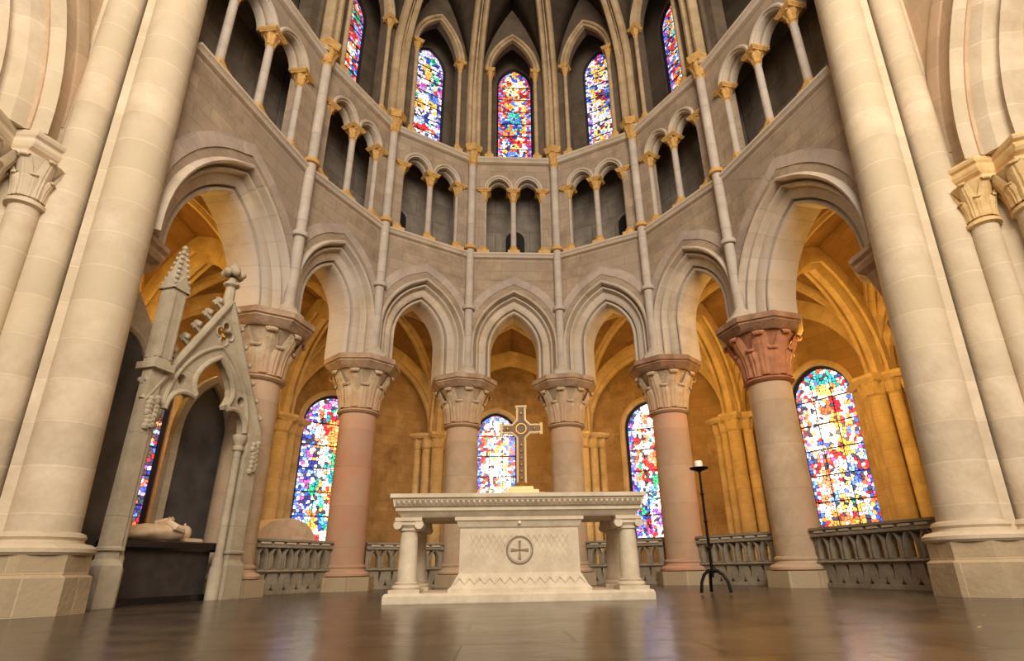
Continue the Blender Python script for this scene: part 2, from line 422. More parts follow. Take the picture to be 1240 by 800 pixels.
def string_course(z, prof, mat):
    pts = [bays[-90].P0]+[bays[a].P1 for a in ALL]
    fr = []
    for i, p in enumerate(pts):
        n0 = bays[ALL[max(i-1, 0)]].n; n1 = bays[ALL[min(i, 6)]].n
        m = (n0+n1).normalized(); m = m/max(.5, m.dot(n0)); fr.append((p, m))
    lz = .048*(z-.6); fr[0] = (fr[0][0]+bays[-90].n*lz, fr[0][1]); fr[-1] = (fr[-1][0]+bays[90].n*lz, fr[-1][1])
    rings = [[(p.x+m.x*d, p.y+m.y*d, z+dz) for d, dz in prof] for p, m in fr]
    mb = MB(); mb.loft(rings[::-1]); return trim(mb, mat)
string_course(Z_S1, [(-.13, .0), (-.13, -.05), (-.09, -.08), (-.07, -.13), (0, -.17), (.4, -.17), (.4, 0)], 'mould')
string_course(Z_S2, [(-.15, .0), (-.15, -.06), (-.10, -.10), (-.08, -.15), (0, -.19), (.4, -.19), (.4, 0)], 'mould')

TRI_SP = 11.28
def round_pts(c, r, z, h, n=9, rev=True):
    o = outline(pointed(r, z, z+.0001, h, n, c))[1:-1]
    return o[::-1] if rev else o
tri_cols = []   # (bay, s)
for a in ALL:
    F = bays[a]
    if abs(a) < 90: cs = [-.90, 0, .90]; r = .335; hh = .40
    else:
        sg = 1 if a < 0 else -1
        cs = sorted([sg*1.12, sg*.06, sg*-1.0, sg*-2.06]); r = .42; hh = .5
    for s_ in cs: tri_cols.append((a, s_))
    mids = [(cs[i]+cs[i+1])/2 for i in range(len(cs)-1)]
    mb = MB()
    e0, e1 = cs[0]+.03, cs[-1]-.03
    if a == -90: e0 = max(e0, -F.h+.02)
    if a == 90: e1 = min(e1, F.h-.02)
    top = [(e1, TRI_SP)]
    for m_ in mids[::-1]: top += round_pts(m_, r, TRI_SP, hh)
    top += [(e0, TRI_SP)]
    if e0 <= -F.h+.05: top = [t for t in top if t[0] > -F.h+.03]
    if e1 >= F.h-.05: top = [t for t in top if t[0] < F.h-.03]
    hole = [(e0, Z_S1+.02), (e1, Z_S1+.02)]+top
    hole = [(min(max(x, -F.h+.02), F.h-.02), z) for x, z in hole]
    panel(mb, F, [(-F.h, Z_S1-.05), (F.h, Z_S1-.05), (F.h, Z_S2-.1), (-F.h, Z_S2-.1)], [hole], 0.02, .36)
    struct('wall_'+SIDE[a]+'_triforium', mb, 'wall', smooth=None)
    mb = MB()
    for m_ in mids:
        if abs(m_)+r > F.h+.15: continue
        archsweep(mb, F, pointed(r, TRI_SP, TRI_SP+.001, hh, 9, m_), [(.12, .03), (.12, -.05), (.09, -.08), (.05, -.07), (.03, -.03), (.0, -.02), (-.015, .05), (0, .12), (.05, .12)])
        archsweep(mb, F, pointed(r-.03, TRI_SP, TRI_SP+.001, hh-.03, 9, m_), [(.04, .16), (.0, .15), (-.02, .19), (0, .35), (.06, .35)])
    trim(mb, 'mould')
    # passage behind: floor, roof and back wall
    mb = MB()
    panel(mb, F, [(-F.h, Z_S1-.1), (F.h, Z_S1-.1), (F.h, Z_S2), (-F.h, Z_S2)], [], 1.15, 1.4)
    struct('wall_'+SIDE[a]+'_passage', mb, 'passage', smooth=None)
    mb = MB()
    panel(mb, F, [(-F.h, Z_S1-.2), (F.h, Z_S1-.2), (F.h, Z_S1-.06), (-F.h, Z_S1-.06)], [], .36, 1.15)
    panel(mb, F, [(-F.h, Z_S2-.12), (F.h, Z_S2-.12), (F.h, Z_S2-.02), (-F.h, Z_S2-.02)], [], .36, 2.4)
    struct('wall_'+SIDE[a]+'_passage_slabs', mb, 'passage', smooth=None)
door_n = 0
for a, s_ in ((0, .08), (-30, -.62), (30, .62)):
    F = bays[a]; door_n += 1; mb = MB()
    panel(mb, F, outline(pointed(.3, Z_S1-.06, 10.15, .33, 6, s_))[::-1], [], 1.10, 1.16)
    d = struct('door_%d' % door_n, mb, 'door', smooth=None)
    mb = MB(); archsweep(mb, F, pointed(.3, Z_S1-.06, 10.15, .33, 6, s_), [(.09, 1.16), (.09, 1.07), (0, 1.07), (0, 1.16)])
    obj('door_frame', mb, 'passage', d)

# clerestory
CL = dict(w=.74, zs=16.2, h=1.55)
WIN_H = dict(w=.60, z0=13.45, zs=16.85, h=.85)
W_OFF = {-60: .28, -30: .10, 0: .10, 30: .10, 60: -.10}
for a in ALL:
    F = bays[a]; mb = MB()
    if abs(a) == 90:
        hole = outline(pointed(1.0, Z_S2+.02, 16.4, 1.8, 8, 0))[::-1]
    else:
        hole = outline(pointed(CL['w'], Z_S2+.02, CL['zs'], CL['h'], 10))[::-1]
    panel(mb, F, [(-F.h, Z_S2-.1), (F.h, Z_S2-.1), (F.h, 20.6), (-F.h, 20.6)], [hole], .06, .4)
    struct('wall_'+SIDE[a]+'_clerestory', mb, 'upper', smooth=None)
    if abs(a) < 90:
        mb = MB()
        archsweep(mb, F, pointed(CL['w'], CL['zs'], CL['zs']+.01, CL['h'], 10), [(.20, .07), (.20, .0), (.15, -.05), (.10, -.03), (.08, .03), (.04, .0), (0, .03), (-.01, .1), (0, .3), (.1, .3)])
        trim(mb, 'rib')
    mb = MB()
    if abs(a) < 90:
        hole = outline(pointed(WIN_H['w']+.04, WIN_H['z0']-.04, WIN_H['zs'], WIN_H['h']+.04, 10, W_OFF[a]))[::-1]
        panel(mb, F, [(-F.h, Z_S2-.1), (F.h, Z_S2-.1), (F.h, 20.6), (-F.h, 20.6)], [hole], 1.15, 1.55)
    else:
        panel(mb, F, [(-F.h, Z_S2-.1), (F.h, Z_S2-.1), (F.h, 20.6), (-F.h, 20.6)], [], 1.15, 1.55)
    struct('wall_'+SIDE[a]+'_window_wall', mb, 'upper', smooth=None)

# ---------------------------------------------------------------- stained glass
WHITE = [(1, .97, .9), (1, .93, .8), (.93, .96, 1), (1, .98, .94)]
BLUE = [(.05, .10, .55), (.10, .22, .75), (.25, .45, .9), (.03, .05, .3)]
RED = [(.70, .04, .05), (.85, .15, .06), (.5, .02, .05), (.95, .3, .15)]
GOLDC = [(1, .70, .2), (.9, .5, .1), (1, .85, .45)]
GREEN = [(.05, .5, .25), (.1, .6, .5), (.02, .35, .4), (.15, .65, .75)]
PALE = [(.80, .76, 1), (.70, .80, 1), (.88, .84, .98), (.98, .9, .95)]
DARK = [(.05, .04, .10), (.10, .05, .06), (.04, .07, .14)]
PURPLE = [(.35, .1, .55), (.55, .35, .8), (.6, .1, .4), (.7, .6, .95)]
ORNG = [(.95, .45, .1), (.9, .3, .08)]
def mixp(rng, opts):
    t = rng.random()*sum(w_ for _, w_ in opts)
    for p, w_ in opts:
        t -= w_
        if t <= 0: return p[rng.integers(len(p))]
    return opts[-1][0][0]
def des_amb_right(u, v, rng):   # u -1..1, v 0..1
    if abs(u) > .82 or v > .955: return mixp(rng, [(BLUE, 3), (RED, 2), (PURPLE, 1), (WHITE, 1)])
    if v < .07: return mixp(rng, [(RED, 3), (ORNG, 3), (WHITE, 1)])
    if .10 < v < .15: return mixp(rng, [(GOLDC, 3), (GREEN, .6), (WHITE, 2)])
    if (u-.5)**2/.07+(v-.31)**2/.006 < 1: return mixp(rng, [(BLUE, 5), (WHITE, 1)])
    if (u+.3)**2/.08+(v-.42)**2/.003 < 1: return mixp(rng, [(PURPLE, 4), (RED, 2)])
    if (u-.15)**2/.12+(v-.70)**2/.008 < 1: return mixp(rng, [(RED, 4), (ORNG, 1), (WHITE, 1)])
    if v > .88 and abs(u) < .6: return mixp(rng, [(GREEN, 3), (BLUE, 1), (WHITE, 3)])
    return mixp(rng, [(WHITE, 6), (RED, 2.2), (GOLDC, 1), (BLUE, .7), (ORNG, .6)])
def des_amb_mid(u, v, rng):
    if abs(u) > .72 or v > .93: return mixp(rng, [(BLUE, 5), (RED, 3), (PURPLE, 2)])
    if abs(u) > .58: return mixp(rng, [(RED, 2), (WHITE, 2)])
    return mixp(rng, [(WHITE, 6), (GOLDC, 1.2), (RED, 1.4), (GREEN, .7), (BLUE, .5)])
def des_amb_left(u, v, rng):
    if u < -.55 or v > .93: return mixp(rng, [(PURPLE, 4), (BLUE, 4), (WHITE, 1.5)])
    if v < .05: return mixp(rng, [(RED, 1), (WHITE, 3)])
    if v < .18: return mixp(rng, [(GREEN, 6), (GOLDC, 1.5), (BLUE, 1)])
    if v < .36: return mixp(rng, [(GREEN, 3), (WHITE, 3), (ORNG, 2)]) if u < .1 else mixp(rng, [(ORNG, 3), (RED, 2), (WHITE, 2)])
    if v > .62 and (u-.25)**2/.15+(v-.74)**2/.02 < 1: return mixp(rng, [(ORNG, 3), (RED, 2), (GOLDC, 2)])
    return mixp(rng, [(WHITE, 6), (RED, 1.5), (ORNG, 1), (GREEN, .6)])
def des_amb_far(u, v, rng): return mixp(rng, [(DARK, 3), (PURPLE, 2), (BLUE, 3), (RED, 4), (WHITE, .3)])
def des_amb_thin(u, v, rng):
    if u < -.72: return mixp(rng, [(BLUE, 3), (PURPLE, 2)])
    if v < .2: return mixp(rng, [(PURPLE, 2), (BLUE, 1), (RED, 1), (WHITE, 1.5)])
    if v < .38: return mixp(rng, [(GREEN, 2), (WHITE, 2), (BLUE, 1)])
    if v > .8: return mixp(rng, [(WHITE, 5), (RED, 1)])
    return mixp(rng, [(RED, 3), (WHITE, 4), (GREEN, .5), (GOLDC, .6)])
def high(border, inner, accents):
    def d(u, v, rng):
        if abs(u) > .70 or v > .94: return mixp(rng, border)
        for (cu, cv, ru, rv, pal) in accents:
            if ((u-cu)/ru)**2+((v-cv)/rv)**2 < 1: return mixp(rng, pal)
        return mixp(rng, inner)
    return d
win_n = [0]
def stained(F, d, s0, W, design, mat, seed, nu, nv, ncell, bars):
    """one stained-glass window: frame, glass (panes coloured one by one) and saddle bars"""
    win_n[0] += 1; rng = np.random.default_rng(seed)
    root = bpy.data.objects.new('window_%d' % win_n[0], None); COL.objects.link(root); root['kind'] = 'structure'
    wd, z0, zs, h = W['w'], W['z0'], W['zs'], W['h']; H = zs+h-z0
    R = (wd*wd+h*h)/(2*wd)
    def half(z):
        if z <= zs: return wd
        q = R*R-(z-zs)**2
        return max(0, wd-R+math.sqrt(max(q, 0)))
    gw = int(math.sqrt(ncell*2*wd/H))+1; gh = int(ncell/gw)+1
    S = []; Cc = []; nb_ = max(20, ncell//5); BS = np.stack([rng.uniform(-wd, wd, nb_), rng.uniform(z0, z0+H, nb_)], 1); BC = {}
    for i in range(gw):
        for j in range(gh):
            x = -wd+2*wd*(i+.5+rng.uniform(-.42, .42))/gw; z = z0+H*(j+.5+rng.uniform(-.42, .42))/gh
            hw = max(half(z), .05); u = x/wd; ue = x/hw
            uu = ue if abs(ue) > .7 else u
            S.append((x, z)); c = np.array(design(uu, (z-z0)/H, rng))
            if abs(ue) < .7 and rng.random() < .78:
                bi = int(np.argmin((BS[:, 0]-x)**2+.6*(BS[:, 1]-z)**2)); c = BC.setdefault(bi, c)
            if rng.random() < .10: c = np.array(DARK[rng.integers(3)])
            Cc.append(c*rng.uniform(.75, 1.05))
    S = np.array(S); Cc = np.array(Cc)
    X = -wd+2*wd*(np.arange(nu)+.5)/nu; Z = z0+H*(np.arange(nv)+.5)/nv
    gx, gz = np.meshgrid(X, Z); P = np.stack([gx.ravel(), gz.ravel()], 1)
    D2 = ((P[:, None, :]-S[None])**2).sum(2); i2 = np.argpartition(D2, 1, axis=1)[:, :2]
    da = np.sqrt(np.take_along_axis(D2, i2, 1)); first = np.argmin(da, 1)
    idx = i2[np.arange(len(P)), first]; diff = abs(da[:, 0]-da[:, 1])
    colr = Cc[idx]; colr[diff < .011*wd/.6] *= .07
    V = []; faces = []; cols = []; vid = {}
    def vert(i, j):
        k = (i, j)
        if k not in vid:
            z = z0+H*j/nv; hw = half(z); x = -wd+2*wd*i/nu
            vid[k] = len(V); V.append(F.pt(s0+max(-hw-.01, min(hw+.01, x)), z, d, False))
        return vid[k]
    for j in range(nv):
        for i in range(nu):
            if abs(X[i]) > half(z0+H*j/nv)+wd/nu: continue
            faces.append((vert(i, j), vert(i+1, j), vert(i+1, j+1), vert(i, j+1))); cols.append(colr[j*nu+i])
    me = bpy.data.meshes.new('glass'); me.from_pydata(V, [], faces)
    at = me.color_attributes.new('pane', 'FLOAT_COLOR', 'CORNER')
    arr = np.ones((len(me.loops), 4), dtype=np.float32); arr[:, :3] = np.repeat(np.array(cols), 4, axis=0); at.data.foreach_set('color', arr.ravel())
    link('glass', me, M[mat], root)
    mb = MB(); p = pointed(wd, z0, zs, h, 10, s0)
    archsweep(mb, F, p, [(.05, d+.05), (.05, d-.10), (0, d-.04), (-.02, d-.02), (-.02, d+.05)])
    mb.v += []; panel(mb, F, [(s0-wd, z0-.05), (s0+wd, z0-.05), (s0+wd, z0+.01), (s0-wd, z0+.01)], [], d-.10, d+.05, False)
    obj('window_frame', mb, 'lead', root)
    mb = MB()
    for k in range(1, bars):
        z = z0+(zs-z0)*k/(bars-1) if bars > 1 else z0
        t = .011*wd/.6
        panel(mb, F, [(s0-wd, z-t), (s0+wd, z-t), (s0+wd, z+t), (s0-wd, z+t)], [], d-.03, d-.01, False)
    for x in ((-.33, .33) if W.get('mull') else ()):
        panel(mb, F, [(s0+x*wd-.008, z0), (s0+x*wd+.008, z0), (s0+x*wd+.008, zs+h*.7), (s0+x*wd-.008, zs+h*.7)], [], d-.028, d-.012, False)
    obj('saddle_bars', mb, 'lead', root)
    return root
HB = [(BLUE, 4), (PURPLE, 4), (RED, 1), (WHITE, 1)]
hd = {
 0: high([(RED, 4), (PURPLE, 2.5), (BLUE, 2)], [(WHITE, 2), (GOLDC, 2.2), (RED, 2), (BLUE, 1.5), (ORNG, 1)], [(0, .42, .5, .12, [(BLUE, 2), (GREEN, 4)]), (0, .05, .7, .06, [(BLUE, 3), (WHITE, 1.5)]), (0, .80, .3, .06, [(GOLDC, 3), (WHITE, 2)])]),
 -30: high([(PURPLE, 3), (BLUE, 2), (PALE, 3)], [(BLUE, 1.8), (WHITE, 2), (PALE, 4), (PURPLE, 1), (GREEN, .8), (GOLDC, .6), (RED, .6)], [(0, .75, .35, .08, [(GOLDC, 3), (ORNG, 2)]), (0, .42, .5, .05, [(GOLDC, 3), (WHITE, 1)]), (0, .16, .8, .04, [(RED, 3), (WHITE, 1)])]),
 30: high([(PALE, 5), (BLUE, 2), (PURPLE, 2)], [(WHITE, 3), (PALE, 3), (BLUE, 1), (GOLDC, 1.6), (RED, .8), (PURPLE, .6)], [(0, .78, .35, .08, [(GOLDC, 3), (RED, 1)]), (-.2, .5, .3, .1, [(RED, 2), (GOLDC, 2)]), (.3, .45, .25, .15, [(BLUE, 3)])]),
 -60: high([(PURPLE, 4), (RED, 2), (BLUE, 2)], [(RED, 3), (ORNG, 2), (GREEN, 1.4), (BLUE, 1.6), (WHITE, 1.4), (PURPLE, 1)], []),
 60: high([(PURPLE, 4), (BLUE, 2), (WHITE, 1)], [(RED, 2.4), (ORNG, 2.2), (GREEN, .8), (BLUE, 1.6), (WHITE, 2), (GOLDC, 1)], [(0, .8, .35, .06, [(RED, 2), (WHITE, 3)])]),
}
for a in angs:
    stained(bays[a], 1.3, W_OFF[a], WIN_H, hd[a], 'glass_high', 111+a, 60, 190, 620, 7)

# ambulatory outer wall
AO = 9.5; RO = AO/math.cos(math.radians(15))
amb = {}
for a in angs: amb[a] = Frame(pol(a-15, RO), pol(a+15, RO), T15, T15)
amb[-90] = Frame((-10.0, -4.2), pol(-75, RO)); amb[90] = Frame(pol(75, RO), (10.0, -4.2))
AW = {-60: (-1.27, dict(w=.80, z0=1.2, zs=4.55, h=.85)), -30: (-.93, dict(w=.80, z0=1.2, zs=4.65, h=.85)), 0: (-.50, dict(w=.68, z0=1.2, zs=4.65, h=.75)),
      30: (-.28, dict(w=.74, z0=1.2, zs=4.65, h=.85)), 60: (.06, dict(w=.79, z0=1.2, zs=4.55, h=.86))}
AD = {-60: des_amb_far, -30: des_amb_left, 0: des_amb_mid, 30: des_amb_thin, 60: des_amb_right}
for a in ALL:
    F = amb[a]; mb = MB()
    if a in AW:
        s0, W = AW[a]; W['mull'] = 1
        hole = outline(pointed(W['w']+.05, W['z0']-.05, W['zs'], W['h']+.05, 10, s0))[::-1]
        panel(mb, F, [(-F.h, 0), (F.h, 0), (F.h, 8.6), (-F.h, 8.6)], [hole], 0, .6)
    else:
        panel(mb, F, [(-F.h, 0), (F.h, 0), (F.h, 8.6), (-F.h, 8.6)], [], 0, .6)
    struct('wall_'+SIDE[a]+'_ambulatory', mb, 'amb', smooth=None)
    if a in AW:
        stained(F, .16, s0, W, AD[a], 'glass', 240+a, 80, 220, 760, 6)
        mb = MB(); archsweep(mb, F, pointed(W['w']+.05, W['z0']-.05, W['zs'], W['h']+.05, 10, s0), [(.16, .02), (.16, -.05), (.08, -.08), (.02, -.04), (0, .0), (0, .06), (.1, .06)])
        trim(mb, 'ambrib')

# ---------------------------------------------------------------- vaults
def quarter(P, Q, z0, z1, n=12):
    P, Q = Vector((P[0], P[1], 0)), Vector((Q[0], Q[1], 0)); w_ = (Q-P).length; h = z1-z0; out = []
    if h >= w_:
        R = (w_*w_+h*h)/(2*w_); th = math.asin(min(1, h/R))
        sz = [(R*(1-math.cos(th*i/n)), R*math.sin(th*i/n)) for i in range(n+1)]
    else:
        sz = [(w_*(1-math.cos(PI/2*i/n)), h*math.sin(PI/2*i/n)) for i in range(n+1)]
    for s_, z in sz:
        p = P+(Q-P)*(s_/w_); out.append(Vector((p.x, p.y, z0+z)))
    return out
def web(mb, A, B, k=6):
    n = len(A); V = []; f = []; uv = []
    for i in range(n):
        for j in range(k+1):
            t = j/k; V.append(A[i].lerp(B[i], t))
    for i in range(n-1):
        for j in range(k):
            q = (i*(k+1)+j, i*(k+1)+j+1, (i+1)*(k+1)+j+1, (i+1)*(k+1)+j)
            f.append(q); uv.append([(V[x]-V[0]).to_2d()*0+Vector(((V[x]-A[i]).length, i*.28+(0 if x < (i+1)*(k+1) else .28))) for x in q])
    mb.add(V, f, [[(p.x, p.y) for p in u] for u in uv])
# high vault over the apse
KEY = (0, 0.15, 20.75); RHO = 6.0; ZSP = 14.8; RR = 4.95
def rib_pts(deg, n=18):
    out = []
    c = RR-RHO; thm = math.acos((0-c)/RHO) if abs(c) < RHO else PI/2
    for i in range(n+1):
        t = thm*i/n; r = c+RHO*math.cos(t); z = ZSP+RHO*math.sin(t)
        x, y = pol(deg, max(r, 0)); out.append(Vector((x, y, z)))
    return out
RIBPROF = [(-.25, -.10), (-.25, .02), (-.23, .10), (-.18, .15), (-.11, .15), (-.07, .10), (-.05, .03), (.05, .03), (.07, .10), (.11, .15), (.18, .15), (.23, .10), (.25, .02), (.25, -.10)]
mbv = MB()
for a in ALL:
    F = bays[a]
    if abs(a) == 90: continue
    top = F.pt(0, 19.4, .05)
    for side, dg in ((-1, a-15), (1, a+15)):
        Rb = rib_pts(dg, 14); E = F.pt(side*F.h*.98, ZSP, .05)
        Wb = quarter((E.x, E.y), (top.x, top.y), ZSP, 19.4, 14)
        web(mbv, Wb, Rb)
# straight bays: plain barrel towards the crossing
for s_ in (-1, 1):
    R0 = rib_pts(s_*75, 14); B0 = [Vector((p.x+s_*.7*(1-i/14), p.y-3.9, p.z)) for i, p in enumerate(R0)]
    web(mbv, R0, B0)
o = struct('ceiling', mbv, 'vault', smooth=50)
sol = o.modifiers.new('thick', 'SOLIDIFY'); sol.thickness = .12; sol.offset = 0
col_names = {-75: 'column beside the tomb', -45: 'reddish column left of the altar', -15: 'column behind the altar left of the cross', 15: 'column just right of the cross', 45: 'rose column beside the candle stand', 75: 'column with terracotta capital'}
for dg in (-75, -45, -15, 15, 45, 75):
    t = thing('vault_rib', 'tall vault rib rising above the '+col_names[dg], 'vault rib', (*pol(dg, RR), Z_S2), 0, 'ribs of the high apse vault')
    off = Vector((*pol(dg, RR), Z_S2))
    pts = [Vector((*pol(dg, RR), z)) for z in np.linspace(Z_S2, ZSP, 5)[:-1]]+rib_pts(dg, 20)[:-1]
    mb = MB(); mb.ribsweep([p-off for p in pts], (math.cos(math.radians(dg)), -math.sin(math.radians(dg)), 0), RIBPROF)
    obj('rib', mb, 'rib', t)
    mb = MB()
    for s_ in (-1, 1):   # slender shafts flanking the rib foot
        e = Vector((math.cos(math.radians(dg)), -math.sin(math.radians(dg)), 0))*s_*.36
        n_ = Vector((*pol(dg, .10), 0)); c = e+n_
        mb.lathe([(.07, 0), (.07, 3.6)], 8, (c.x, c.y))
    obj('side_shafts', mb, 'upper', t)

# ambulatory vault
def inn(k): return pol(k, 5.72)
def ok_(k): return {75: 70.5, -75: -70.5}.get(k, k)
def out(k): return pol(ok_(k), RO-.20)
vb = {}
for a in angs: vb[a] = (inn(a-15), inn(a+15), out(a-15), out(a+15))
vb[-90] = ((-6.1, -2.0), inn(-75), (-9.9, -3.0), out(-75)); vb[90] = (inn(75), (6.1, -2.0), out(75), (9.9, -3.0))
ZI, ZO = 5.1, 4.6
mbv = MB(); diag = []
for a in ALL:
    i0, i1, o0, o1 = [Vector((p[0], p[1])) for p in vb[a]]
    boss = (i0+i1+o0+o1)/4; zb = 8.0
    zi = 7.45 if abs(a) < 90 else 7.75
    mids = {'i': ((i0+i1)/2, zi), 'o': ((o0+o1)/2, 7.6), 'l': ((i0+o0)/2, 7.55), 'r': ((i1+o1)/2, 7.55)}
    for P, z0, ms in ((i0, ZI, 'il'), (i1, ZI, 'ir'), (o0, ZO, 'ol'), (o1, ZO, 'or')):
        Dg = quarter(P, boss, z0, zb); diag.append((a, Dg, boss-P))
        for m_ in ms:
            web(mbv, Dg, quarter(P, mids[m_][0], z0, mids[m_][1]))
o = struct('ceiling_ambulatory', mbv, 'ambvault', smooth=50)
sol = o.modifiers.new('thick', 'SOLIDIFY'); sol.thickness = .1; sol.offset = 0
AMBPROF = [(-.13, -.08), (-.13, .06), (-.115, .11), (-.085, .11), (-.07, .07), (-.055, .12), (-.03, .16), (.03, .16), (.055, .12), (.07, .07), (.085, .11), (.115, .11), (.13, .06), (.13, -.08)]
def amb_rib(curve, dirv, label, scale=1.0):
    sd = Vector((-dirv.y, dirv.x, 0)).normalized()
    mb = MB(); b0 = curve[0].copy()
    mb.ribsweep([p-b0 for p in curve], sd, [(x*scale, y*scale) for x, y in AMBPROF])
    trim_n[0] += 1; o = struct('trim_%d' % trim_n[0], mb, 'ambrib'); o.location = b0
whr = ['inner left', 'inner right', 'outer left', 'outer right']
adesc = {-90: 'behind the tomb canopy', -60: 'between the tomb and the reddish column', -30: 'between the reddish column and its right neighbour', 0: 'behind the altar cross', 30: 'between the right centre column and the rose column', 60: 'between the rose column and the terracotta-capital column', 90: 'between the terracotta-capital column and the right pier'}
for i, (a, Dg, dv) in enumerate(diag):
    amb_rib(Dg, dv, 'golden lit diagonal vault rib, %s one of the bay %s' % (whr[i % 4], adesc[a]), 1.25)
for k in (-75, -45, -15, 15, 45, 75):
    I, O = Vector(inn(k)), Vector(out(k)); m_ = (I+O)/2
    c = quarter(I, m_, ZI, 7.5)+quarter(O, m_, ZO, 7.5)[::-1][1:]
    amb_rib(c, O-I, '', 2.5)
for a in ALL:
    o0, o1 = Vector(vb[a][2]), Vector(vb[a][3]); m_ = (o0+o1)/2
    c = quarter(o0, m_, ZO, 7.45)+quarter(o1, m_, ZO, 7.45)[::-1][1:]
    amb_rib(c, o1-o0, '', 2.0)

# ---------------------------------------------------------------- capitals and shafts
def leaf(mb, ang, rn, ro, z0, z1, wd, n=6, curl=.12):
    """crocket leaf growing up the bell and curling over at its tip"""
    H = z1-z0; ca, sa = math.cos(ang), math.sin(ang); c = max(curl*.55, .012*H/.3)
    pts = [(rn, 0, .80), (rn+.02*ro, .25*H, 1.05), (rn+(ro-rn)*.22, .52*H, 1.12), (rn+(ro-rn)*.55, .76*H, .95)]
    tx, tz = ro-c*.6, .97*H-c
    for k in range(7):      # the curled tip
        a_ = math.radians(150-48*k); q = c*(1-.07*k)
        pts.append((tx+q*math.cos(a_), tz+q*math.sin(a_), (.80, .74, .70, .62, .52, .40, .22)[k]))
    rings = []
    for i, (r, z, wf) in enumerate(pts):
        w_ = wd*wf/2; th = wd*(.20 if i < 4 else .14*(1-.08*(i-4)))
        z += z0
        def P(rr, tt): return (rr*ca-tt*sa, rr*sa+tt*ca, z)
        rings.append([P(r-th*.3, -w_), P(r+th*.55, -w_*.62), P(r+th, -w_*.2), P(r+th*.8, 0), P(r+th, w_*.2), P(r+th*.55, w_*.62), P(r-th*.3, w_), P(r-th*.9, 0)])
    mb.loft(rings)
def capital_parts(parent, z0, z1, rn, ro, nl, mat, ab=None, abmat=None, abz=None, abrot=0, two=True, hex_=8, off=(0, 0)):
    """ring, bell and foliage, then an abacus"""
    mb = MB(); H = z1-z0
    mb.lathe([(rn, z0-.02), (rn+.05*rn/.42, z0), (rn+.09*rn/.42, z0+.04*H), (rn+.05*rn/.42, z0+.08*H), (rn*1.0, z0+.09*H), (rn*1.0, z0+.45*H), (rn+(ro-rn)*.15, z0+.68*H), (rn+(ro-rn)*.45, z0+.88*H), (rn+(ro-rn)*.75, z1)], 24 if nl > 5 else 12)
    cap = MB(); cap.v, cap.f, cap.uv = mb.v, mb.f, mb.uv
    lf = MB()
    for k in range(nl):
        leaf(lf, abrot+2*PI*k/nl, rn*1.0, ro, z0+.12*H, z1+.01, 2*PI*rn/nl*1.05, curl=.26*(ro-rn)+.02)
    if two:
        for k in range(nl):
            leaf(lf, abrot+2*PI*(k+.5)/nl, rn*1.0, rn+(ro-rn)*.52, z0+.10*H, z0+.70*H, 2*PI*rn/nl*.95, curl=.22*(ro-rn)+.01)
    if off != (0, 0):
        sh = Vector((off[0], off[1], 0)); cap.xform(lambda p: p+sh); lf.xform(lambda p: p+sh)
    c = obj('capital', cap, mat, parent); obj('foliage', lf, mat, c)
    if ab:
        mb = MB(); r8 = 1/math.cos(PI/hex_)
        pr = [(ab*.80, z1), (ab*.84, z1+.02), (ab*.90, z1+.28*(abz-z1)), (ab*.97, z1+.45*(abz-z1)), (ab*.95, z1+.55*(abz-z1)), (ab, z1+.62*(abz-z1)), (ab, abz-.03*(abz-z1)), (ab*.985, abz)]
        mb.lathe([(r*r8, z) for r, z in pr], hex_, off, abrot+PI/hex_)
        obj('abacus', mb, abmat or mat, parent, smooth=25)

colspec = {
 -75: ('col_beige', 'cap_pale', 'abacus', 'pale round stone column at far left, half hidden behind the tomb canopy'),
 -45: ('col_red', 'cap_pale', 'abacus', 'reddish sandstone column left of the altar, beside a stained glass window'),
 -15: ('col_beige', 'cap_pale', 'abacus', 'beige round column rising behind the left end of the altar'),
 15: ('col_beige', 'cap_pale', 'abacus', 'beige round column behind the altar just right of the golden cross'),
 45: ('col_rose', 'cap_pale', 'abacus_brown', 'rose stone column at the right end of the altar, next to the candle stand'),
 75: ('col_beige', 'cap_red', 'abacus_brown', 'beige column with terracotta foliage capital right of the candle stand'),
}
for dg, (sm, cm, am, lab) in colspec.items():
    x, y = pol(dg, R_COL)
    t = thing('stone_column', lab, 'column', (x, y, 0), math.radians(-dg), 'round columns of the apse arcade')
    mb = MB(); mb.prism([(px*.60, py*.60) for px, py in ((-1, -.45), (-.45, -1), (.45, -1), (1, -.45), (1, .45), (.45, 1), (-.45, 1), (-1, .45))], 0, .27)
    obj('plinth', mb, 'plinth', t, smooth=None)
    mb = MB(); mb.lathe([(.50, .27), (.555, .29), (.56, .33), (.53, .37), (.47, .39), (.45, .43), (.47, .46), (.465, .49), (.425, .52)], 28)
    obj('base', mb, sm, t)
    mb = MB(); mb.lathe([(.425, .52), (.42, 2.0), (.41, 3.80)], 32)
    obj('shaft', mb, sm, t)
    capital_parts(t, 3.80, 4.78, .41, .74, 8, cm, .84, am, Z_ABA, PI/8*0, hex_=8)

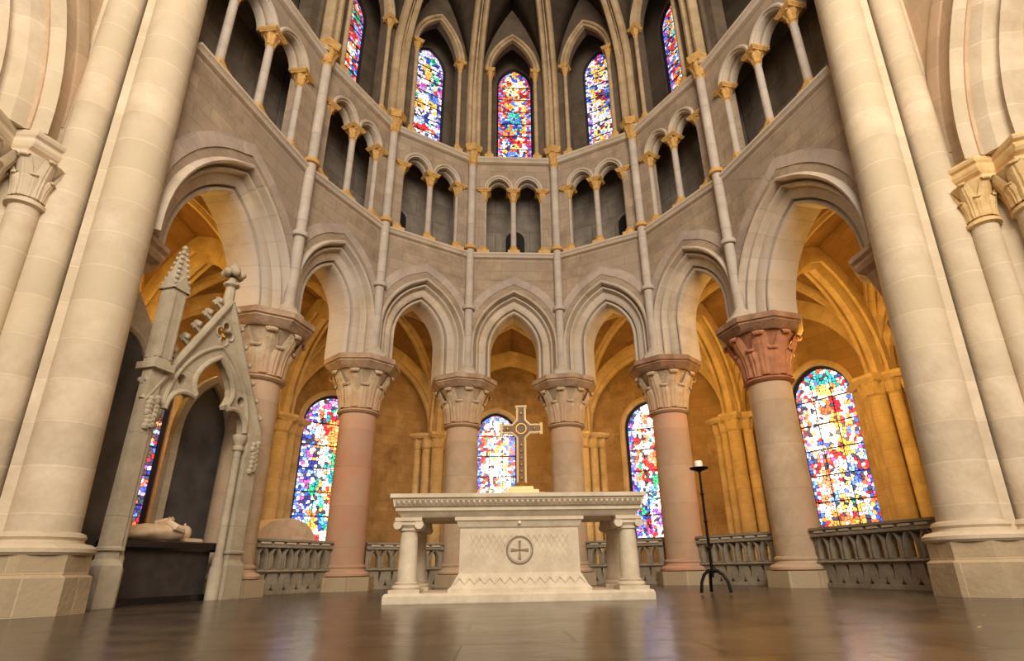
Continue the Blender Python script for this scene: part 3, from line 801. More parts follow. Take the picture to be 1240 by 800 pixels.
# wall shafts standing on the abaci up to the clerestory string
for dg in (-75, -45, -15, 15, 45, 75):
    rr = 4.90 if abs(dg) < 75 else 4.90
    x, y = pol(dg, rr)
    t = thing('wall_shaft', 'slender wall shaft standing on the '+col_names[dg], 'wall shaft', (x, y, Z_ABA), math.radians(-dg), 'slender wall shafts between the bays')
    mb = MB(); mb.lathe([(.115, .30), (.115, 7.02)], 14); obj('shaft', mb, 'shaft', t)
    mb = MB(); mb.lathe([(.34, 0), (.33, .12), (.20, .24), (.17, .30), (.13, .36), (.115, .38)], 8, rot=PI/8); obj('base', mb, 'mould', t)
    for z in (2.05, 4.0):
        mb = MB(); mb.lathe([(.115, z-.07), (.17, z-.05), (.185, z), (.17, z+.05), (.115, z+.07)], 14); obj('ring', mb, 'ochre' if z > 3 else 'shaft', t)
    capital_parts(t, 6.98, 7.45, .115, .24, 6, 'ochre', .27, 'ochre', 7.66, two=False, hex_=6)

# triforium colonnettes
def colonnette(name, z0, zc0, zc1, r, smat, cmat, label, cat, loc, rz, group):
    t = thing(name, label, cat, loc, rz, group)
    H = zc0
    mb = MB(); mb.lathe([(r, .30), (r*.95, H)], 12); obj('shaft', mb, smat, t)
    mb = MB(); mb.box(-r*2, r*2, -r*2, r*2, 0, .14); mb.lathe([(r*1.9, .14), (r*1.9, .19), (r*1.3, .23), (r*1.5, .27), (r*1.2, .31)], 12); obj('base', mb, cmat, t)
    capital_parts(t, zc0, zc1-.10, r*.95, r*2.2, 6, cmat, r*2.5, cmat, zc1, two=False, hex_=4, abrot=0)
    return t
proto = None; byb = {}
for a, s_ in tri_cols: byb.setdefault(a, []).append(s_)
ordn = {3: ['left', 'middle', 'right']}
for a in ALL:
    F = bays[a]; lst = byb[a]
    for i, s_ in enumerate(lst):
        if abs(s_) > F.h-.05: continue
        p = F.pt(s_, Z_S1, .13, False)
        if len(lst) == 3: pos = ordn[3][i]
        else:
            k = (len(lst)-1-i) if a < 0 else i
            pos = ['one nearest the apse curve', 'second one from the apse curve', 'third one from the apse curve', 'one nearest the pier'][k]
        lab = 'gallery colonnette, %s %s' % (pos if len(lst) > 3 else pos+' one of three', bdesc[a])
        if proto is None:
            proto = colonnette('colonnette', 0, 1.92, TRI_SP-Z_S1, .088, 'shaft', 'ochre', lab, 'colonnette', p, F.rot, 'colonnettes of the gallery arcade')
        else: dup(proto, p, F.rot, lab)
proto2 = None
for a in angs:
    F = bays[a]
    for sd, nm in ((-1, 'left'), (1, 'right')):
        p = F.pt(sd*(CL['w']+.02), Z_S2, .02, False)
        lab = 'thin shaft %s of the high window %s' % (nm, bdesc[a])
        if proto2 is None: proto2 = colonnette('window_shaft', 0, CL['zs']-Z_S2-.38, CL['zs']-Z_S2+.02, .068, 'rib', 'ochre', lab, 'window shaft', p, F.rot, 'thin shafts flanking the high windows')
        else: dup(proto2, p, F.rot, lab)

# ambulatory responds: clusters of shafts on the outer wall
RESP = [(0, -.44, .20), (-.34, -.30, .14), (.34, -.30, .14), (-.62, -.14, .12), (.62, -.14, .12)]
rp = None
rdesc = {-75: 'behind the tomb canopy', -45: 'left of the reddish column', -15: 'just right of the reddish column', 15: 'just left of the rose column', 45: 'between candle stand and terracotta-capital column', 75: 'right of the largest stained glass window'}
for k in (-75, -45, -15, 15, 45, 75):
    x, y = pol(ok_(k), RO-(.02 if abs(k) < 75 else .15)); lab = 'golden shaft cluster on rear wall '+rdesc[k]
    if rp: dup(rp, (x, y, 0), math.radians(-k), lab); continue
    rp = thing('respond', lab, 'wall pier', (x, y, 0), math.radians(-k), 'shaft clusters on the ambulatory wall')
    mb = MB(); mb.prism([(-.78, .06), (-.78, -.08), (-.46, -.12), (-.2, -.32), (.2, -.32), (.46, -.12), (.78, -.08), (.78, .06)], 0, 4.6); obj('backing', mb, 'amb', rp, smooth=None)
    for (sx, sy, r) in RESP:
        mb = MB(); mb.lathe([(r*1.9, 0), (r*1.9, .25), (r*1.5, .3), (r*1.5, .36), (r*1.05, .42), (r, .46), (r, 4.12)], 14, (sx, sy)); sh = obj('shaft', mb, 'ambrib', rp)
        capital_parts(rp, 4.10, 4.46, r, r*1.7, 6, 'ambrib', None, two=False, off=(sx, sy))
    mb = MB()
    poly = [(-.92, .06), (-.92, -.30), (-.60, -.52), (-.34, -.56), (-.28, -.82), (.28, -.82), (.34, -.56), (.60, -.52), (.92, -.30), (.92, .06)]
    mb.loft([[(px*.9, py*.9 if py < 0 else py, 4.44) for px, py in poly], [(px, py, 4.52) for px, py in poly], [(px, py, 4.6) for px, py in poly]]); obj('abacus', mb, 'ambrib', rp, smooth=None)

# ---------------------------------------------------------------- crossing piers and the transept walls
LEAN = .048
PDX = {-1: .22, 1: .06}; PLEAN = {-1: .032, 1: .047}
def pier(sg):
    side = 'left' if sg < 0 else 'right'
    t = thing('compound_pier', ('huge cream clustered pier at the left edge, in front of the tomb' if sg < 0 else 'huge cream clustered pier at the right edge, beyond the balustrade'), 'pier', (sg*5.7, -2.0, 0), 0)
    o0 = Vector((sg*5.7, -2.0, 0))
    def loc(mbx, lean=True):
        def f(p):
            return Vector((sg*(p.x+PDX[sg]+(PLEAN[sg]*max(0, p.z-.6) if lean else 0)), p.y, p.z))-o0
        mbx.xform(f)
        if sg < 0: mbx.f = [tuple(reversed(q)) for q in mbx.f]; mbx.uv = [list(reversed(u)) if u else None for u in mbx.uv]
        return mbx
    A, B = (5.37, -2.20), (6.01, -2.47)
    def oct_(c, r, rot=0): return [(c[0]+r*math.cos(rot+2*PI*k/8), c[1]+r*math.sin(rot+2*PI*k/8)) for k in range(8)]
    for c, r, nm in ((A, .34, 'great'), (B, .235, 'lesser')):
        mb = MB(); mb.lathe([(r, .82), (r, 20.5)], 30, c); obj('shaft', loc(mb), 'pier', t)
        mb = MB(); R2 = r+.17
        mb.loft([[(x, y, z) for x, y in oct_(c, q, PI/8)] for q, z in ((R2+.06, 0), (R2+.05, .37), (R2, .40), (R2, .60))]); obj('plinth', loc(mb, False), 'plinth', t, smooth=None)
        mb = MB(); mb.lathe([(r+.16, .60), (r+.19, .63), (r+.19, .67), (r+.14, .71), (r+.06, .73), (r+.05, .76), (r+.07, .79), (r+.05, .83), (r, .85)], 30, c); obj('base', loc(mb, False), 'pier', t)
    mb = MB(); mb.prism([(5.45, -1.95), (5.58, -2.44), (5.69, -2.48), (5.71, -2.25), (5.77, -2.25), (5.94, -2.61), (6.22, -2.62), (6.34, -2.82), (6.72, -3.2), (7.5, -3.4), (7.9, -1.5), (6.1, -1.6)], 0, 20.5)
    obj('core', loc(mb), 'pier', t, smooth=None)
    # shafts carrying the side arch, with foliage capitals
    for c, r in (((6.22, -2.77), .165), ((6.63, -3.21), .25)):
        mb = MB(); mb.lathe([(r+.14, 0), (r+.13, .4), (r+.1, .42), (r+.1, .62), (r+.1, .68), (r+.04, .74), (r, .8), (r, 4.85)], 20, c)
        obj('side_shaft', loc(mb), 'pier', t)
        cm = MB(); cm.lathe([(r, 4.80), (r+.05, 4.82), (r+.05, 4.87), (r, 4.9), (r+.01, 5.15), (r+.06, 5.32), (r+.13, 5.46)], 20, c)
        cp = obj('capital', loc(cm), 'ochre_pale' if sg > 0 else 'pier', t)
        lf = MB(); n_ = 7
        for k in range(n_):
            leaf(lf, 2*PI*k/n_, r, r+.17, 4.92, 5.48, 2*PI*r/n_*1.1, curl=.05)
            leaf(lf, 2*PI*(k+.5)/n_, r, r+.09, 4.92, 5.24, 2*PI*r/n_*.9, curl=.04)
        sh = Vector((c[0], c[1], 0)); lf.xform(lambda p: p+sh)
        obj('foliage', loc(lf), 'ochre_pale' if sg > 0 else 'pier', cp)
    # moulded impost running round the side shafts
    pl = [(5.90, -2.4), (6.14, -3.02), (6.39, -3.04), (6.33, -3.44), (6.6, -3.58), (7.2, -3.58), (7.2, -2.4)]
    cx, cy = 6.6, -2.85
    mb = MB(); mb.loft([[(cx+(x-cx)*q, cy+(y-cy)*q, z) for x, y in pl] for q, z in ((.80, 5.44), (.86, 5.49), (.88, 5.53), (.84, 5.56), (.84, 5.59), (.95, 5.63), (1.0, 5.68), (1.0, 5.72), (.95, 5.75), (.95, 5.77), (1.02, 5.80), (1.04, 5.84), (1.02, 5.88), (.9, 5.9))])
    obj('impost', loc(mb), 'ochre_pale' if sg > 0 else 'pier', t, smooth=None)
    # half column facing the apse that takes the wide straight arch
    mb = MB(); c = (5.98, -1.62); mb.lathe([(.42, 0), (.42, .3), (.36, .4), (.32, .5), (.32, 3.9)], 20, c); obj('half_column', loc(mb, False), 'amb', t)
    tmp = MB(); tmp.lathe([(.32, 3.85), (.38, 3.88), (.38, 3.93), (.33, 3.96), (.35, 4.4), (.48, 4.78), (.60, 4.84), (.64, 4.92), (.62, 4.98), (.68, 5.02), (.68, 5.1)], 8, c, PI/8); obj('half_capital', loc(tmp, False), 'abacus', t, smooth=None)
pier(-1); pier(1)
def side_wall(sg):
    side = 'left' if sg < 0 else 'right'
    Pa, Pb = (6.24, -2.62), (6.24, -8.6)
    F = Frame((sg*Pb[0], Pb[1]), (sg*Pa[0], Pa[1])) if sg < 0 else Frame(Pa, Pb)
    def lean(mbx): return mbx.xform(lambda p: Vector((p.x+sg*PDX[sg]+sg*PLEAN[sg]*max(0, p.z-.6), p.y, p.z)))
    c = (F.h-2.95)*(1 if sg < 0 else -1)
    # stepped orders of the great side arch
    wd = 1.72; zs, h = 6.0, 3.4
    prof = [(.94, -.10), (.90, -.16), (.84, -.10), (.82, .05), (.74, .07), (.64, .12), (.60, .22), (.56, .28), (.50, .28), (.45, .22), (.41, .28), (.40, .42), (.36, .50), (.28, .52), (.24, .60), (.18, .66), (.12, .60), (.03, .58), (0, .66), (-.02, .8), (0, 1.3), (.94, 1.3)]
    path = pointed(wd, 5.88, zs, h, 16, c)
    mb = MB(); archsweep(mb, F, path, [(x, d) for x, d in prof]); lean(mb); trim(mb, 'pier')
    po = [(p[0]+p[2]*.80, p[1]+p[3]*.80) for p in path]
    mb = MB()
    oo = [(-F.h, 5.88)]+[(max(-F.h+.01, min(F.h-.01, x)), z) for x, z in po]+[(F.h, 5.88), (F.h, 20.5), (-F.h, 20.5)]
    panel(mb, F, oo, [], 0, 1.3); lean(mb); struct('wall_%s_crossing' % side, mb, 'pierwall', smooth=None)
    mb = MB(); archsweep(mb, F, pointed(wd, 6.3, zs+.32, h-.1, 16, c), [(1.42, -.04), (1.36, -.06), (1.22, -.03), (1.20, .02), (1.42, .02)]); lean(mb); trim(mb, 'pierwall')
    # far jamb of that arch
    mb = MB(); u0 = c-(wd) if sg < 0 else c+wd
    lo, hi = (-F.h, u0) if sg < 0 else (u0, F.h)
    panel(mb, F, [(lo, 0), (hi, 0), (hi, 5.88), (lo, 5.88)], [], .2, 1.3); lean(mb); struct('wall_%s_crossing_jamb' % side, mb, 'pierwall', smooth=None)
    # masonry of the side aisle seen through it
    mb = MB(); F2 = Frame((sg*10.2, -9), (sg*9.2, -3.2)) if sg < 0 else Frame((9.2, -3.2), (10.2, -9))
    panel(mb, F2, [(-F2.h, 0), (F2.h, 0), (F2.h, 13), (-F2.h, 13)], [], 0, .4); struct('wall_%s_aisle' % side, mb, 'pierwall', smooth=None)
    mb = MB(); F3 = Frame((7.7, -3.15), (9.4, -3.25)) if sg > 0 else Frame((-9.4, -3.25), (-7.7, -3.15))
    panel(mb, F3, [(-F3.h, 0), (F3.h, 0), (F3.h, 13), (-F3.h, 13)], [], 0, .4); struct('wall_%s_aisle_end' % side, mb, 'pierwall', smooth=None)
side_wall(-1); side_wall(1)

# ---------------------------------------------------------------- balustrades
def balustrade(P0, P1, label, n, z0=0):
    F = Frame(P0, P1); t = thing('balustrade', label, 'balustrade', (F.mid.x, F.mid.y, z0), F.rot, 'pierced stone balustrades between the columns')
    L = F.L; h = L/2; sp = (L-.10)/n
    holes = []
    for i in range(n):
        c = -h+.05+sp*(i+.5); w_ = sp*.26
        holes.append(outline(pointed(w_, .45, .62, .17, 5, c))[::-1])                      # upper lancets
        holes.append([(c-sp*.17, .075), (c+sp*.17, .075), (c+sp*.05, .12), (c, .20), (c-sp*.05, .12)][::-1])  # trefoils at the foot
    for i in range(n-1):
        c = -h+.05+sp*(i+1)
        holes.append([(c, .66), (c+sp*.26, .80), (c-sp*.26, .80)])                         # spandrel triangles
        holes.append([(c-sp*.10, .36), (c-sp*.12, .30), (c, .13), (c+sp*.12, .30), (c+sp*.10, .36)])   # hanging lancets
    mb = MB(); panel(mb, LOC, [(-h, 0), (h, 0), (h, .84), (-h, .84)], holes, -.07, .07); obj('tracery_panel', mb, 'balus', t, smooth=None)
    mb = MB()
    mb.loft([[(-h, d, z) for d, z in q] for q in ([(-.13, .82), (-.13, .86), (-.10, .88), (-.10, .92), (-.15, .93), (-.15, .97), (.15, .97), (.15, .93), (.1, .92), (.1, .82)],)]+[[(h, d, z) for d, z in [(-.13, .82), (-.13, .86), (-.10, .88), (-.10, .92), (-.15, .93), (-.15, .97), (.15, .97), (.15, .93), (.1, .92), (.1, .82)]]])
    obj('top_rail', mb, 'balus', t, smooth=None)
    mb = MB()
    for i in range(n): c = -h+.05+sp*(i+.5); mb.box(c-sp*.36, c+sp*.36, -.135, -.09, .882, .918)
    obj('rail_blocks', mb, 'mould', t, smooth=None)
    mb = MB(); mb.loft([[(x, d, z) for d, z in ((-.09, .375), (-.12, .40), (-.09, .43), (.09, .43), (.12, .40), (.09, .375))] for x in (-h, h)]); obj('middle_rail', mb, 'balus', t, smooth=None)
    mb = MB(); mb.box(-h, h, -.11, .11, -.01, .07); obj('foot', mb, 'balus', t, smooth=None)
    for i in range(n):
        c = -h+.05+sp*(i+.5); mb = MB()
        archsweep(mb, LOC, pointed(sp*.30, .44, .62, .20, 6, c), [(.035, -.07), (.03, -.10), (0, -.095), (-.005, -.07)])
        if i == 0: mm = mb
        else: mm.add(mb.v, mb.f, mb.uv)
    obj('arch_rolls', mm, 'balus', t)
    return t
bd = {-60: 'pierced stone balustrade between the tomb and the reddish column', -30: 'pierced balustrade seen left of the altar between two columns', 0: 'pierced balustrade behind the altar between the two central columns', 30: 'pierced balustrade seen right of the altar block, left of the rose column', 60: 'pierced balustrade behind the candle stand'}
for a in angs:
    p, q = Vector(pol(a-15, 5.32)), Vector(pol(a+15, 5.32)); e = (q-p).normalized(); k = 0.46
    balustrade(p+e*k, q-e*k, bd[a], 6)
p, q = Vector(pol(75, 5.32)), Vector((5.78, -1.45)); e = (q-p).normalized()
balustrade(p+e*.46, q-e*.10, 'long dark pierced balustrade between the last right column and the right pier', 8)

# ---------------------------------------------------------------- altar
AX, AY = -.155, -1.60
t = thing('altar', 'pale carved stone altar table on four columns in the centre of the floor', 'altar', (AX, AY, 0))
DPT = 1.15
mb = MB(); mb.loft([[(x, y, z) for x, y in ((-a_, -b_), (a_, -b_), (a_, DPT+b_), (-a_, DPT+b_))] for a_, b_, z in ((1.68, .10, 0), (1.68, .10, .09), (1.66, .08, .12))]); obj('plinth', mb, 'altar', t, smooth=None)
mb = MB()
prof = [(1.52, .03, 1.02), (1.54, .01, 1.04), (1.58, -.03, 1.09), (1.60, -.05, 1.10), (1.60, -.05, 1.14), (1.62, -.07, 1.15), (1.64, -.08, 1.25), (1.67, -.11, 1.26), (1.67, -.11, 1.31)]
mb.loft([[(-a_, b_, z), (a_, b_, z), (a_, DPT-b_, z), (-a_, DPT-b_, z)] for a_, b_, z in prof]); obj('tabletop', mb, 'altar', t, smooth=None)
mb = MB(); nb = 46
for i in range(nb):
    x = -1.60+3.2*(i+.5)/nb; y = -.085
    mb.add([(x-.022, y+.02, 1.16), (x+.022, y+.02, 1.16), (x+.022, y+.02, 1.235), (x-.022, y+.02, 1.235), (x, y-.022, 1.197)], [(0, 1, 4), (1, 2, 4), (2, 3, 4), (3, 0, 4), (3, 2, 1, 0)])
obj('frieze', mb, 'altar', t, smooth=None)
mb = MB(); mb.box(-1.60, 1.60, -.078, -.06, 1.155, 1.24); obj('frieze_ground', mb, 'altar_dark', t, smooth=None)
# centre block
mb = MB(); y0, y1 = .06, DPT-.06
bp = [(.90, -.03, .12), (.90, -.03, .16), (.86, .0, .19), (.80, .05, .30), (.775, .07, .34), (.77, .08, .88), (.79, .06, .90), (.82, .03, .97), (.84, .01, .98), (.84, .01, 1.02)]
mb.loft([[(-a_, b_, z), (a_, b_, z), (a_, DPT-b_, z), (-a_, DPT-b_, z)] for a_, b_, z in bp]); obj('pedestal', mb, 'altar', t, smooth=None)
mb = MB()
for i in range(13):   # chevron of the foot
    x = -.76+1.52*i/12
    for s_ in (-1, 1):
        c0 = Vector((x, .035, .29)); c1 = Vector((x+s_*.063, .012, .215))
        mb.tube([c0, c1], .012, 5)
obj('chevron_band', mb, 'altar', t)
mb = MB()             # interlace diaper carved on the front
for i in range(-16, 17):
    for s_ in (-1, 1):
        x0 = i*.075; pts = []
        for z in np.linspace(.42, .80, 7):
            x = x0+s_*(z-.61)*.6
            if abs(x) < .67 and (x**2+(z-.61)**2) > .175**2: pts.append((x, .078, z))
        if len(pts) > 1: mb.tube(pts, .007, 4)
obj('diaper_relief', mb, 'altar', t)
mb = MB()
for r, w_ in ((.165, .012), (.145, .004)): mb.tube([(r*math.cos(2*PI*k/32), .068, .61+r*math.sin(2*PI*k/32)) for k in range(33)], w_, 6, cap=False)
mb2 = MB(); mb2.loft([[(.165*math.cos(2*PI*k/32), y, .61+.165*math.sin(2*PI*k/32)) for k in range(32)] for y in (.085, .066)])
md = obj('medallion', mb2, 'altar', t); obj('medallion_ring', mb, 'altar_dark', md)
mb = MB()
for dx, dz in ((1, 0), (-1, 0), (0, 1), (0, -1)):
    p0, p1 = .012, .115
    a_ = Vector((dx, 0, dz)); b_ = Vector((-dz, 0, dx)); c = Vector((0, .06, .61))
    f0 = [c+a_*.0-b_*.006, c+a_*.0+b_*.006, c+a_*p1+b_*.020, c+a_*p1-b_*.020]
    mb.loft([[p+Vector((0, .006, 0)) for p in f0], [p-Vector((0, .006, 0)) for p in f0]])
obj('medallion_cross', mb, 'altar_dark', md, smooth=None)
mb = MB(); mb.sphere((0, .025, .945), .022, 10, 6); obj('stud', mb, 'wax', t)
for sx in (-1.43, 1.43):
    for sy in (.12, DPT-.12):
        c = (sx, sy)
        mb = MB(); mb.lathe([(.125, .24), (.12, .5), (.108, .86)], 20, c); sh = obj('column', mb, 'altar', t)
        mb = MB(); mb.box(sx-.19, sx+.19, sy-.19, sy+.19, .12, .165); mb.lathe([(.175, .165), (.185, .185), (.175, .21), (.14, .22), (.15, .235), (.125, .25)], 20, c); obj('column_base', mb, 'altar', sh)
        mb = MB(); mb.lathe([(.108, .85), (.13, .86), (.13, .88), (.115, .89), (.15, .93)], 20, c); mb.box(sx-.17, sx+.17, sy-.15, sy+.15, .975, 1.02)
        for vx in (-.135, .135):   # volutes
            mb.loft([[(sx+vx+.055*math.cos(2*PI*k/14), yy, .93+.055*math.sin(2*PI*k/14)) for k in range(14)] for yy in (sy-.14, sy+.14)])
        mb.box(sx-.15, sx+.15, sy-.13, sy+.13, .93, .98)
        obj('column_capital', mb, 'altar', sh)

# altar cross on its stepped foot
t = thing('altar_cross', 'gilded openwork cross on a stepped foot standing on the altar', 'cross', (-.10, -1.08, 1.31), math.radians(-6))
mb = MB()
for a_, z0_, z1_ in ((.34, 0, .055), (.25, .055, .105), (.17, .105, .155)):
    mb.loft([[(-q, -q*.6, z), (q, -q*.6, z), (q, q*.6, z), (-q, q*.6, z)] for q, z in ((a_, z0_), (a_, z1_-.012), (a_-.012, z1_))])
obj('stepped_foot', mb, 'goldlace', t, smooth=None)
mb = MB(); mb.lathe([(.10, .155), (.11, .17), (.08, .20), (.06, .22)], 16); obj('socket', mb, 'gold', t)
H0, ZC, HT, AR, hw = .21, 1.0, 1.34, .30, .055
ol = [(-hw, H0), (hw, H0), (hw, ZC-.13), (.13, ZC-hw), (AR-.02, ZC-hw), (AR-.02, ZC-hw-.03), (AR, ZC-hw-.03), (AR, ZC+hw+.03), (AR-.02, ZC+hw+.03), (AR-.02, ZC+hw), (.13, ZC+hw), (hw, ZC+.13), (hw, HT-.02), (hw+.03, HT-.02), (hw+.03, HT)]
ol = ol+[(-x, z) for x, z in ol[::-1]][:-1]
mb = MB(); panel(mb, LOC, [(x*.9, z) for x, z in ol], [], -.015, .015); obj('cross_panel', mb, 'darkwood', t, smooth=None)
mb = MB(); mb.tube([(x, 0, z) for x, z in ol]+[(ol[0][0], 0, ol[0][1])], .021, 6); obj('gilt_edge', mb, 'goldlace', t)
for (x, z, r) in [(0, z, .022) for z in np.arange(H0+.07, ZC-.15, .095)]+[(-.2, ZC, .024), (.2, ZC, .024), (0, ZC+.23, .024)]:
    mb = MB(); mb.sphere((x, -.016, z), r, 8, 5); obj('gilt_boss', mb, 'gold', t)
mb = MB(); mb.tube([(.075*math.cos(2*PI*k/20), -.018, ZC+.075*math.sin(2*PI*k/20)) for k in range(21)], .011, 5); obj('gilt_ring', mb, 'gold', t)

# ---------------------------------------------------------------- candle stand and candle
CX, CY = 2.68, -.62
t = thing('candle_stand', 'tall black wrought iron candle stand on three curved feet right of the altar', 'candle stand', (CX, CY, 0))
mb = MB(); mb.lathe([(.022, .22), (.020, .9), (.017, 1.74)], 10)
for z in (.30, .62, 1.0, 1.4): mb.lathe([(.018, z-.03), (.032, z), (.018, z+.03)], 10)
obj('stem', mb, 'iron', t)
mb = MB(); mb.lathe([(.02, 1.73), (.05, 1.75), (.13, 1.775), (.145, 1.80), (.135, 1.80), (.05, 1.785)], 18); obj('drip_pan', mb, 'iron', t)
for k, an in enumerate((200, 320, 80)):
    a_ = math.radians(an); mb = MB()
    pts = [(0, .30), (.07, .31), (.15, .26), (.21, .16), (.235, .02)]
    mb.tube([(r*math.cos(a_), r*math.sin(a_), z) for r, z in pts], [.026, .026, .024, .022, .024], 8); obj('leg', mb, 'iron', t)
t = thing('candle', 'short white candle on top of the black iron stand', 'candle', (CX, CY, 1.79))
mb = MB(); mb.lathe([(.062, 0), (.062, .10), (.055, .115), (.02, .11)], 16); obj('wax_body', mb, 'wax', t)
mb = MB(); mb.tube([(0, 0, .10), (.004, 0, .135)], .005, 5); obj('wick', mb, 'iron', t)

# ---------------------------------------------------------------- tomb on the left
TA, TBv = Vector((-5.44, -1.41, 0)), Vector((-4.75, .83, 0))
te = (TBv-TA).normalized(); TP = (TA+TBv)/2; TR = math.atan2(te.y, te.x)
t = thing('tomb_canopy', 'gabled gothic stone tomb canopy with crockets between the left pier and column', 'tomb canopy', TP, TR)
DB = .85
def post(s0, s1, d0, d1, ztop, nm):
    mb = MB()
    for z0_, z1_, g in ((0, .48, .045), (.48, ztop, 0)):
        mb.box(s0-g, s1+g, d0-g, d1+g, z0_, z1_)
    mb.loft([[(s0-q, d0-q, z), (s1+q, d0-q, z), (s1+q, d1+q, z), (s0-q, d1+q, z)] for q, z in ((.045, .48), (.045, .50), (.0, .58))])
    mb.loft([[(s0-q, d0-q, z), (s1+q, d0-q, z), (s1+q, d1+q, z), (s0-q, d1+q, z)] for q, z in ((0, .66), (.03, .68), (.03, .71), (0, .73))])
    return mb
for s_, nm in ((-1, 'left'), (1, 'right')):
    a_, b_ = sorted((s_*1.18, s_*(.99 if s_ < 0 else .90)))
    p_ = obj('post', post(a_, b_, -.10, .06, 3.2 if s_ < 0 else 2.65, nm), 'tomb', t, smooth=None)
    mb = MB(); c = (-.925 if s_ < 0 else .80, .0)   # inner colonnette with its moulded ring
    mb.lathe([(.10, 0), (.10, .45), (.08, .5), (.08, .6), (.062, .64), (.062, 2.30), (.09, 2.33), (.09, 2.38), (.07, 2.40), (.10, 2.48), (.12, 2.52), (.12, 2.58)], 10, c)
    obj('colonnette', mb, 'tomb', p_)
# trefoil-cusped arch plate under a gable
def arc(cx, cz, r, a0, a1, n=8): return [(cx+r*math.cos(math.radians(a0+(a1-a0)*i/n)), cz+r*math.sin(math.radians(a0+(a1-a0)*i/n))) for i in range(n+1)]
left = [(-.82, 2.45)]+[(-.81, 2.62)]+arc(-.50, 2.66, .30, 175, 62, 7)[0:]
left = left[:-1]+[(-.36, 2.93), (-.33, 2.985)]
up = [(-.37, 3.06), (-.40, 3.16), (-.385, 3.28), (-.31, 3.43), (-.18, 3.58)]
inner = left+up+[(0, 3.72)]
inner = inner+[(-x, z) for x, z in inner[-2::-1]]
gable = [(-1.12, 2.45)]+inner+[(1.12, 2.45), (1.12, 2.72), (0, 4.72), (-1.12, 2.72)]
def circ(cx, cz, r, n=12): return [(cx+r*math.cos(-2*PI*i/n), cz+r*math.sin(-2*PI*i/n)) for i in range(n)]
quat = []
for k in range(4):
    c = (0+.105*math.cos(PI/2*k+PI/2*0), 4.14+.13*math.sin(PI/2*k))
    quat += arc(c[0], c[1], .085, 90*k-120, 90*k+120, 6)
quat = quat[::-1]
holes = [quat, circ(-.62, 3.13, .085), circ(.62, 3.13, .085)]
mb = MB(); panel(mb, LOC, gable, holes, -.05, .10); g = obj('gable', mb, 'tomb', t, smooth=None)
def rail(mbx, pts, r): 
    for i in range(len(pts)-1): mbx.tube([pts[i], pts[i+1]], r, 8)
mb = MB()
mb.tube([(x, -.06, z) for x, z in inner[1:-1]], .045, 8)
mb.tube([(x, -.05, z) for x, z in [(p[0], p[1]) for p in pointed(.84, 2.5, 2.62, 1.28, 12)][1:-1]], .035, 8)
obj('arch_moulding', mb, 'tomb', g)
mb = MB(); rail(mb, [(-1.16, -.05, 2.66), (0, -.05, 4.74)], .06); rail(mb, [(1.16, -.05, 2.66), (0, -.05, 4.74)], .06)
obj('gable_coping', mb, 'tomb', g)
mb = MB(); mb.tube([(x, -.05, z) for x, z in quat]+[(quat[0][0], -.05, quat[0][1])], .022, 6); obj('quatrefoil_ring', mb, 'tomb', g)
for s_ in (-1, 1):
    for k in range(7):   # curled leaf crockets up the gable
        f_ = (k+.6)/7.2; x = s_*1.14*(1-f_); z = 2.70+2.04*f_; nx, nz = s_*.875, .485
        mb = MB()
        mb.tube([(x+nx*.03, .02, z+nz*.03), (x+nx*.12, .02, z+nz*.12), (x+nx*.15-s_*.03, .02, z+nz*.15+.06), (x+nx*.10-s_*.06, .02, z+nz*.10+.10)], [.05, .055, .06, .035], 6)
        mb.sphere((x+nx*.13, -.035, z+nz*.13+.03), .045, 7, 5); mb.sphere((x+nx*.13, .075, z+nz*.13+.03), .045, 7, 5)
        obj('crocket', mb, 'tomb', t)
mb = MB(); mb.lathe([(.09, 4.66), (.08, 4.95), (.075, 5.02), (.13, 5.06), (.13, 5.10), (.07, 5.13), (.065, 5.2)], 8, (0, .02))
for k in range(6):
    a_ = 2*PI*k/6; mb.sphere((.13*math.cos(a_), .02+.13*math.sin(a_), 5.29), .075, 8, 5)
mb.sphere((0, .02, 5.38), .10, 8, 6); mb.lathe([(.05, 5.4), (.06, 5.47), (.02, 5.52)], 8, (0, .02))
obj('finial', mb, 'tomb', t)
# pinnacle on the left post
mb = MB(); s0, s1 = -1.20, -.92; c = (s0+s1)/2; q = .118
mb.box(c-q-.05, c+q+.05, -.02-q-.05, -.02+q+.05, 3.12, 3.22)
mb.box(c-q, c+q, -.02-q, -.02+q, 3.22, 4.42)
for sx, sy, nx in ((c, -.02-q, 0), (c, -.02+q, 0), (c-q, -.02, 1), (c+q, -.02, 1)):   # sunk panel borders
    for o_ in (-.085, .085):
        if nx: mb.box(sx-.015, sx+.015, sy+o_-.015, sy+o_+.015, 3.3, 4.35)
        else: mb.box(sx+o_-.015, sx+o_+.015, sy-.015, sy+.015, 3.3, 4.35)
    g_ = .15
    if nx: mb.loft([[(sx-.03, sy-g_, 4.40), (sx-.03, sy+g_, 4.40), (sx-.03, sy, 4.66)], [(sx+.03, sy-g_, 4.40), (sx+.03, sy+g_, 4.40), (sx+.03, sy, 4.66)]])
    else: mb.loft([[(sx-g_, sy-.03, 4.40), (sx+g_, sy-.03, 4.40), (sx, sy-.03, 4.66)], [(sx-g_, sy+.03, 4.40), (sx+g_, sy+.03, 4.40), (sx, sy+.03, 4.66)]])
mb.loft([[(c-r, -.02-r, z), (c+r, -.02-r, z), (c+r, -.02+r, z), (c-r, -.02+r, z)] for r, z in ((.118, 4.42), (.018, 5.15))])
pn = obj('pinnacle', mb, 'tomb', t, smooth=None)
mb = MB()
